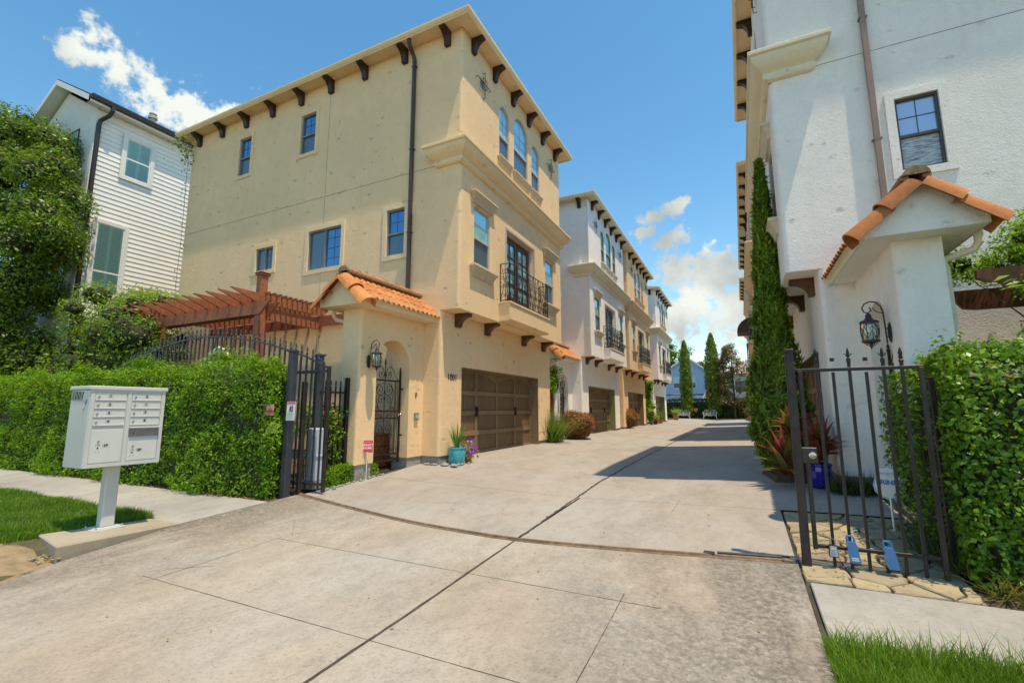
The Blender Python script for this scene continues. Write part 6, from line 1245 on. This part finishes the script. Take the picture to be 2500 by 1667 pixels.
lp = thing('lattice_planter', 'big round lattice terracotta planter by the last garages', 'planter', (-5.85, 36.0, 0)); pot(lp, (-5.85, 36, 0), [(.27, 0), (.33, .3), (.34, .5), (.37, .52), (.37, .6), (.3, .6), (.28, .5), (0, .5)], ORNG)
m = MB()
for k in range(10):
    for s in (-1, 1): m.tube([(-5.85+(.29+.06*f)*math.cos(.628*k+s*f), 36+(.29+.06*f)*math.sin(.628*k+s*f), .02+.46*f) for f in (0, .5, 1)], .014, 4)
m.obj('lattice', TERR, lp)
hp = thing('pot_stand', 'orange flower pot on a stand between the white benches', 'plant stand', (-4.72, 57.2, 0)); pot(hp, (-4.72, 57.2, .75), [(.13, 0), (.2, .3), (.22, .32), (.22, .38), (.18, .38)], pmat('orange_pot', (.60, .16, .05), .6, .1)); m = MB()
for k in range(3): a = 2.09*k; m.tube([(-4.72+.2*math.cos(a), 57.2+.2*math.sin(a), 0), (-4.72+.08*math.cos(a), 57.2+.08*math.sin(a), .4), (-4.72+.12*math.cos(a), 57.2+.12*math.sin(a), .75)], .014, 5)
m.obj('stand', SCRL, hp)
# blue pot with cordyline
cx, cy = .98, 8.45; cz = gz(cx, cy); cp = thing('cobalt_pot', 'ribbed cobalt blue pot behind the walk gate', 'plant pot', (cx, cy, cz)); n_ = 28; prof = [(.10, 0), (.13, .05), (.15, .15), (.155, .25), (.15, .31), (.165, .325), (.165, .35), (.15, .36), (.135, .34), (0, .33)]
m = MB(); vs = [(cx+r_*(1+(.03 if j % 2 else 0))*math.cos(2*math.pi*j/n_), cy+r_*(1+(.03 if j % 2 else 0))*math.sin(2*math.pi*j/n_), cz+z) for r_, z in prof for j in range(n_)]; m.add(vs, [(k*n_+j, k*n_+(j+1) % n_, (k+1)*n_+(j+1) % n_, (k+1)*n_+j) for k in range(len(prof)-1) for j in range(n_)]); m.obj('pot', COBA, cp)
for (dx, dy, hh, nn, ln, lab) in ((0, 0, .60, 46, .60, 'red and green cordyline growing in the cobalt pot'), (-.26, .25, .85, 36, .5, 'taller red cordyline beside the cypress'), (-.40, -.05, .42, 34, .62, 'long-leaved red cordyline at the edge of the cypress bed')):
    t = thing('cordyline', lab, 'plant', (cx+dx, cy+dy, cz+.3)); b = (cx+dx, cy+dy, cz+hh); m = MB(); m.tube([(cx+dx, cy+dy, cz+.05), b], .016, 6); m.obj('stem', BARK, t); rosette([(0, 0, random.uniform(-.25, .08)) for _ in range(17)], b, nn, ln*.92, .15, (.1, 1.45), F_COR, t, 'foliage', 1.1)
og = thing('grass_clump', 'dark strappy groundcover under the white porch', 'ground cover', (1.3, 8.2, -.1)); rosette([(random.uniform(-.22, .3), random.uniform(-.2, .12), 0) for _ in range(60)], (1.32, 8.25, -.12), 420, .34, .016, (.5, 1.45), leafmat('liriope', [(.04, .08, .015), (.08, .11, .02), (.13, .10, .03)], .2), og, 'blades', 1.0, 4)
og = thing('grass_clump', 'grassy groundcover along the flagstone path', 'ground cover', (1.55, 6.2, -.2)); rosette([(random.uniform(-.25, .25), random.uniform(-.9, .6), 0) for _ in range(120)], (1.62, 6.0, -.24), 900, .26, .011, (.3, 1.4), leafmat('liriope_green', [(.05, .11, .015), (.08, .15, .02), (.15, .13, .04)], .25), og, 'blades', 1.2, 4)
og = thing('grass_clump', 'straggly yellow-green grass at the foot of the glossy hedge', 'ground cover', (2.2, 4.95, -.3)); rosette([(random.uniform(-.6, 1.6), random.uniform(-.14, .12), 0) for _ in range(140)], (2.2, 4.93, -.30), 800, .27, .010, (.1, 1.2), leafmat('dry_grass', [(.16, .17, .03), (.26, .18, .05), (.10, .15, .03)], .3), og, 'blades', 1.3, 4)
# rose shrub by the porch, tree-of-heaven sprig
cl = [((-6.95+random.gauss(0, .22), 6.35+random.gauss(0, .22), .35+random.uniform(-.3, .8)), random.uniform(.13, .22)) for _ in range(44)]
rs = clump_tree('leafy rose shrub with pink blooms between the fence and the tan porch', (-6.95, 6.35, -.2), 1.1, cl, 3000, .055, F_HEDL, name='rose_shrub', cat='shrub', trunk_r=.02, asp=.6)
leaves('blooms', np.array([(-6.62+random.uniform(-.25, .2), 6.15+random.uniform(-.1, .15), random.uniform(.75, 1.15)) for _ in range(9)]), np.tile([.5, -.8, .3], (9, 1)), .045, F_PIN, rs, aspect=1., jit=.4)
sp = thing('compound_leaf_sprig', 'yellow-green compound leaf sprig hanging before the slate gate post', 'plant', (-6.7, 5.15, .7)); q = []; tt = []; st = Vector((-6.74, 4.99, .74)); m = MB(); pts = [st, st+Vector((.14, -.05, .10)), st+Vector((.28, -.08, .11)), st+Vector((.40, -.10, .07))]; m.tube(pts, .004, 4); m.obj('stem', F_FERN, sp)
for k in range(9):
    f = k/8*2.999; i = int(f); p = pts[i].lerp(pts[i+1], f-i)
    for s in (-1, 1): q.append(tuple(p)); tt.append((.35, -.1, s*.9-.15))
leaves('leaflets', np.array(q), np.tile([.2, -1, .35], (len(q), 1)), .10, F_FERN, sp, aspect=.42, jit=.15, tdir=np.array(tt), tj=.1)
# cypresses
def cypress(label, base, h, rmax, n, size, dry=True, lean=(0, 0), column=False):
    t = thing('cypress_tree', label, 'tree', base); b = np.array(base); m = MB(); m.tube([base, (base[0]+lean[0]*.5, base[1], base[2]+h*.5), (base[0]+lean[0], base[1]+lean[1], base[2]+h*.97)], [.09*rmax/.5, .06*rmax/.5, .01], 7); m.obj('trunk', BARK, t)
    prof = lambda f: np.interp(f, [0, .05, .13, .27, .4, .6, .76, .9, 1], [.40, .75, .98, .95, .66, .50, .38, .2, .02])
    if column: prof = lambda f: np.interp(f, [0, .04, .12, .4, .6, .75, .87, .95, 1], [.5, .75, .9, 1., .92, .78, .55, .3, .03])
    def pts(n, lo, hi, rs):
        f = rng.uniform(lo, hi, n); a = rng.uniform(0, 2*np.pi, n); q = np.stack([np.cos(a), np.sin(a), f*h], 1); lump = 1+.24*wob(np.stack([np.cos(a)*1.2, np.sin(a)*1.2, f*h*1.1], 1), 2.2, b[0])+.17*wob(np.stack([np.cos(a)*3, np.sin(a)*3, f*h*3], 1), 2.1, b[1])
        r_ = rmax*prof(f)*lump*rs(n); p = np.stack([np.cos(a)*r_+lean[0]*f, np.sin(a)*r_+lean[1]*f, f*h], 1)+b; nn = np.stack([np.cos(a), np.sin(a), np.full(n, .35)], 1); return p, nn, a
    V = ICOV.copy(); f = (V[:, 2]+1)/2; V = np.stack([V[:, 0]*rmax*.7*np.interp(f, [0, .1, .3, .5, 1], [.8, 1, .85, .5, .15])+lean[0]*f, V[:, 1]*rmax*.7*np.interp(f, [0, .1, .3, .5, 1], [.8, 1, .85, .5, .15])+lean[1]*f, .03*h+f*h*.93], 1)+b; npmesh('inner_branches', V, ICOF, TWIG, t, smooth=True)
    p, nn, a = pts(n, .02, 1, lambda k: 1.02-rng.exponential(.13, k)); td = np.stack([np.cos(a)*.35, np.sin(a)*.35, np.full(len(a), 1.)], 1)
    leaves('foliage', p, nn, size, F_CYP, t, aspect=.34, jit=.5, tdir=td, tj=.35)
    if dry: p, nn, a = pts(int(n*.09), .02, .45, lambda k: .9-rng.exponential(.12, k)); leaves('dry_foliage', p, nn, size, F_CYD, t, aspect=.34, jit=.5, tdir=np.stack([np.cos(a)*.6, np.sin(a)*.6, np.full(len(a), .6)], 1), tj=.4)
    return t
cypress('slim green cypress rising before the white house balcony', (.58, 9.75, -.12), 5.95, .42, 34000, .10, lean=(.02, 0))
cypress('far cypress standing before the blue house', (-5.66, 57.7, 0), 8.9, .62, 9000, .22, column=True); cypress('far cypress between the blue and beige houses', (-2.75, 57.9, 0), 9.6, .82, 11000, .22, column=True)
cypress('small dark cypress beside the magnolia', (.75, 56.3, 0), 4.4, .4, 2500, .2, False)
cl = [((-.9+random.gauss(0, .95)*interp(z, [1.2, 3.5, 8.2], [1.25, 1, .38]), 57.6+random.gauss(0, .6), z), random.uniform(.35, .6)) for z in np.linspace(1.6, 8.1, 60)]
clump_tree('magnolia with rust-backed leaves at the far end of the drive', (-.7, 57.4, 0), 7.6, cl, 620, .20, F_MAG, name='magnolia_tree', trunk_r=.12, asp=.45)
for k, (x, y, zc, r_, lab) in enumerate(((-11.2, 84, 8.0, 3.4, 'broad green tree behind the blue house, tallest at its gutter side'), (-4.6, 88, 7.0, 3.4, 'lower bushy green tree behind the blue house ridge'), (-26, 95, 9, 5, 'broad tree far behind the white townhouse row'))):
    cl = [((x+random.gauss(0, r_*.5), y+random.gauss(0, r_*.4), zc+random.gauss(0, r_*.42)), random.uniform(.8, 1.4)) for _ in range(34)]
    clump_tree(lab, (x, y, 0), zc+1, cl, 130, .36, F_TREE, name='background_tree', trunk_r=.3, core=.5)
cl = [((1.1+random.gauss(0, .3), 53.5+random.gauss(0, 1.2), .55+random.gauss(0, .25)), random.uniform(.3, .5)) for _ in range(14)]
clump_tree('reddish bush at the shaded edge of the drive end', (1.1, 53.5, 0), .8, cl, 500, .13, F_RED, name='bush', cat='bush', trunk_r=.04, core=.5)
# benches
def bench(c, label):
    t = thing('garden_bench', label, 'bench', c, 'white cast-iron benches'); T = lambda a, b, z: (c[0]+a, c[1]+b, c[2]+z); st = .02
    m = MB(T)
    for k in range(6): m.box(-.66, .66, -.24+k*.085, -.24+k*.085+.06, .42, .45)
    m.tube([(-.68, -.26, .43), (.68, -.26, .43), (.68, .26, .43), (-.68, .26, .43), (-.68, -.26, .43)], st, 6); m.obj('seat', WCI, t)
    m = MB(T)
    for s in (-1, 1):
        m.tube([(s*.02, .28, .45), (s*.05, .30, .75), (s*.16, .32, .93), (s*.34, .33, .99), (s*.52, .32, .93), (s*.64, .30, .76), (s*.68, .27, .45)], st, 6)
        for a, z, r_ in ((.34, .78, .15), (.18, .62, .11), (.50, .62, .11), (.34, .55, .08)): m.tube(spiral((s*a, .30, z), (s, 0, 0), (0, 0, 1), r_, 1.6, math.pi, 1, 14), .012, 4, False)
        m.tube([(s*.34, .31, .97), (s*.34, .28, .45)], .012, 4); m.tube([(s*.08, .3, .55), (s*.34, .31, .70), (s*.60, .3, .55)], .012, 4)
    m.obj('backrest', WCI, t)
    for s in (-1, 1):
        m = MB(T); m.tube([(s*.69, .27, .66), (s*.70, .05, .70), (s*.70, -.18, .68), (s*.70, -.28, .60), (s*.70, -.26, .53), (s*.70, -.2, .55)], st*1.1, 6); m.tube([(s*.69, -.22, .45), (s*.70, -.26, .56)], st, 6); m.obj('armrest', WCI, t)
        for yy in (-1, 1): m = MB(T); m.tube([(s*.66, yy*.24, .43), (s*.62, yy*.26, .28), (s*.66, yy*.28, .12), (s*.71, yy*.30, 0)], st*1.1, 6); m.obj('leg', WCI, t)
    m = MB(T); m.tube([(-.62, -.27, .25), (-.4, -.27, .38), (0, -.27, .30), (.4, -.27, .38), (.62, -.27, .25)], .014, 5); m.obj('apron', WCI, t)
bench((-6.05, 56.9, 0), 'white cast-iron bench beside the lime green fern'); bench((-3.25, 56.9, 0), 'white cast-iron bench in front of the taller far cypress')
# bits of the yard
um = thing('garden_screen', 'white slatted arched garden screen glimpsed through the sliding gate', 'screen', (-10.1, 6.2, -.2))
for k in range(11):
    x0 = -10.75+k*.125; h0 = 2.38*math.sqrt(max(.05, 1-((x0+.30+10.1)/.95)**2)); m = MB(); m.tube([(x0, 6.2, 1.2), (x0+.30, 6.2, h0)], .035, 4, True, (1, .3)); m.obj('slat', WHP, um)
m = MB(); m.tube([(-10.1+.95*math.cos(a_), 6.22, 2.42*math.sin(a_)) for a_ in np.linspace(0, math.pi, 15)], .03, 6); m.obj('arched_frame', WHP, um)
for x0 in (-11.05, -9.15): m = MB(); m.bbox(x0-.03, x0+.03, 6.19, 6.25, -.25, .1, .005); m.obj('post', WHP, um)
up = thing('utility_pole', 'weathered utility pole beyond the far magnolia', 'pole', (-1.8, 66, 0)); m = MB(); m.tube([(-1.8, 66, 0), (-1.85, 66, 8.1)], [.12, .10], 8); m.obj('shaft', BARK, up); m = MB(); m.tube([(-1.95, 66, 7.4), (-2.0, 66, 7.9)], .12, 8); m.obj('transformer', FND, up)
cb = MB(); cb.tube([(-4.6, 57.6, 2.55), (-3.4, 57.4, 2.3), (-1.5, 57.2, 1.85)], .03, 5); tag(cb.obj('shade_pole', WCI), 'pale slanting pole across the far hedge', 'pole')
bhs = thing('shade_umbrella', 'small pale folded umbrella above the far hedge', 'umbrella', (-3.75, 58.6, 0)); m = MB(); m.tube([(-3.75, 59.6, 0), (-3.75, 59.6, 2.4)], .03, 6); m.obj('pole', WCI, bhs); m = MB(); m.lathe([(.38, 2.35), (.25, 2.62), (.08, 2.95), (.01, 3.0)], (-3.75, 59.6, 0), 8); m.obj('canopy', WHP, bhs)
aw = thing('awning', 'brown rounded awning on the shaded house row', 'awning', (.7, 31, 5)); m = MB()
for k in range(6):
    a0, a1 = k*math.pi/12, (k+1)*math.pi/12; m.quad((.78-.75*math.sin(a0), 27.8, 5.2+.75*math.cos(a0)), (.78-.75*math.sin(a1), 27.8, 5.2+.75*math.cos(a1)), (.78-.75*math.sin(a1), 29.6, 5.2+.75*math.cos(a1)), (.78-.75*math.sin(a0), 29.6, 5.2+.75*math.cos(a0)))
m.prism([(.75*math.sin(k*math.pi/12), .75*math.cos(k*math.pi/12)) for k in range(7)]+[(0, 0)], lambda a, b: (.779-a*.98, 27.81, 5.2+b*.98), lambda a, b: (.779-a*.98, 29.59, 5.2+b*.98)); m.obj('canopy', BRK2, aw)
# ================================================================== GRASS
def in_poly(x, y, poly):
    c = np.zeros(len(x), bool); n = len(poly); j = n-1
    for i in range(n):
        xi, yi = poly[i]; xj, yj = poly[j]; c ^= ((yi > y) != (yj > y)) & (x < (xj-xi)*(y-yi)/(yj-yi+1e-12)+xi); j = i
    return c
def grass(label, poly, zf, n, h, bw, spill=.0):
    xs_ = [p[0] for p in poly]; ys_ = [p[1] for p in poly]; x = rng.uniform(min(xs_), max(xs_), n); y = rng.uniform(min(ys_), max(ys_), n); k = in_poly(x, y, poly); x, y = x[k], y[k]; n = len(x)
    z = np.array([zf(a, b) for a, b in zip(x, y)]); pt = 1+.45*wob(np.stack([x, y, x*0], 1), 1.7, 2.); hh = h*pt*rng.uniform(.5, 1.25, n); a = rng.uniform(0, 2*np.pi, n); l = rng.uniform(.1, .75, n)*hh; b = rng.uniform(0, 2*np.pi, n)
    p0 = np.stack([x, y, z-.01], 1); sd = np.stack([np.cos(b), np.sin(b), 0*b], 1)*bw*.5; md = p0+np.stack([np.cos(a)*l*.35, np.sin(a)*l*.35, hh*.6], 1); tp_ = p0+np.stack([np.cos(a)*l, np.sin(a)*l, hh*.98], 1)
    V = np.stack([p0-sd, p0+sd, md+sd*.8, md-sd*.8, tp_+sd*.12, tp_-sd*.12], 1).reshape(-1, 3); i = np.arange(n)[:, None]*6; F = np.concatenate([i+np.array([[0, 1, 2, 3]]), i+np.array([[3, 2, 4, 5]])]); o = stuff(npmesh('grass', V, F, F_GRS)); tag(o, label, 'grass')
grass('bright lawn grass beside the mailbox pad', [(-15.5, 1.4), (-7.9, 1.4), (-7.35, 1.9), (-7.15, 2.3), (-7.08, 2.5), (-7.12, 2.58), (-7.16, 3.76), (-15.5, 3.78)], LZ2, 190000, .085, .0065)
grass('lawn grass in front of the right-hand walk', [(.36, 1.9), (3.4, 1.9), (3.4, 3.63), (.36, 3.64)], RZ, 75000, .085, .005)
grass('taller grass blades along the edge of the walk', [(.38, 3.42), (3.4, 3.42), (3.4, 3.66), (.38, 3.67)], RZ, 2600, .14, .006)
# fallen leaves
def litter(label, n, fx, fy, mat, size): 
    p = np.array([(fx(), fy(), 0) for _ in range(n)]); p[:, 2] = [gz(a, b)+.008 for a, b in p[:, :2]]; tag(leaves('fallen_leaves', p, np.tile([0, 0, 1.], (n, 1)), size, mat, None, aspect=.5, jit=.25), label, 'leaf litter')
litter('dry leaf litter at the foot of the long hedge', 900, lambda: random.uniform(-14, -6.6), lambda: 5.0+abs(random.gauss(0, .06))-.03, F_DRY, .04)
litter('scattered dry leaves on the driveway', 60, lambda: random.uniform(-6, .2), lambda: random.uniform(1.9, 9), F_DRY, .03)
litter('dry leaf litter on the flagstone path', 260, lambda: random.uniform(.4, 1.7), lambda: random.uniform(4.75, 6.9), F_DRY, .03)
for (x0, x1, y0, y1) in ((-5.0, -4.66, 2.55, 2.55),): pass
tp = tag(MB().tube([(-14.6, 3.62, -.34), (-14.6, 3.6, .2)], .12, 10).obj('brick_column', pmat('terracotta_block', (.36, .13, .05), .8, .3)), 'orange post standing in the lawn by the sidewalk', 'post')

lb = thing('leafy_branch', 'bright long-leaved branch hanging before the dark pergola', 'plant', (2.6, 6.0, 1.6)); q = []; tt = []
m = MB()
for k in range(13):
    a0 = Vector((3.15+random.uniform(-.35, .5), 6.2, 1.62+random.uniform(-.1, .25))); d = Vector((-.55+random.uniform(-.25, .5), -.3, .45+random.uniform(-.35, .3))); pts = [a0, a0+d*.45, a0+d*.85+Vector((0, 0, -.04))]; m.tube(pts, [.008, .005, .003], 4)
    for j in range(15):
        f = j/14*1.999; i = int(f); q.append(tuple(pts[i].lerp(pts[i+1], f-i))); s_ = 1 if j % 2 else -1; tt.append((d.x*.7+s_*.25, -.35+s_*.15, d.z*.7+s_*.4-.1))
m.obj('twig', BARK, lb); leaves('leaves', np.array(q), np.tile([0, -.6, .7], (len(q), 1)), .16, F_VINE, lb, aspect=.32, jit=.35, tdir=np.array(tt), tj=.2)
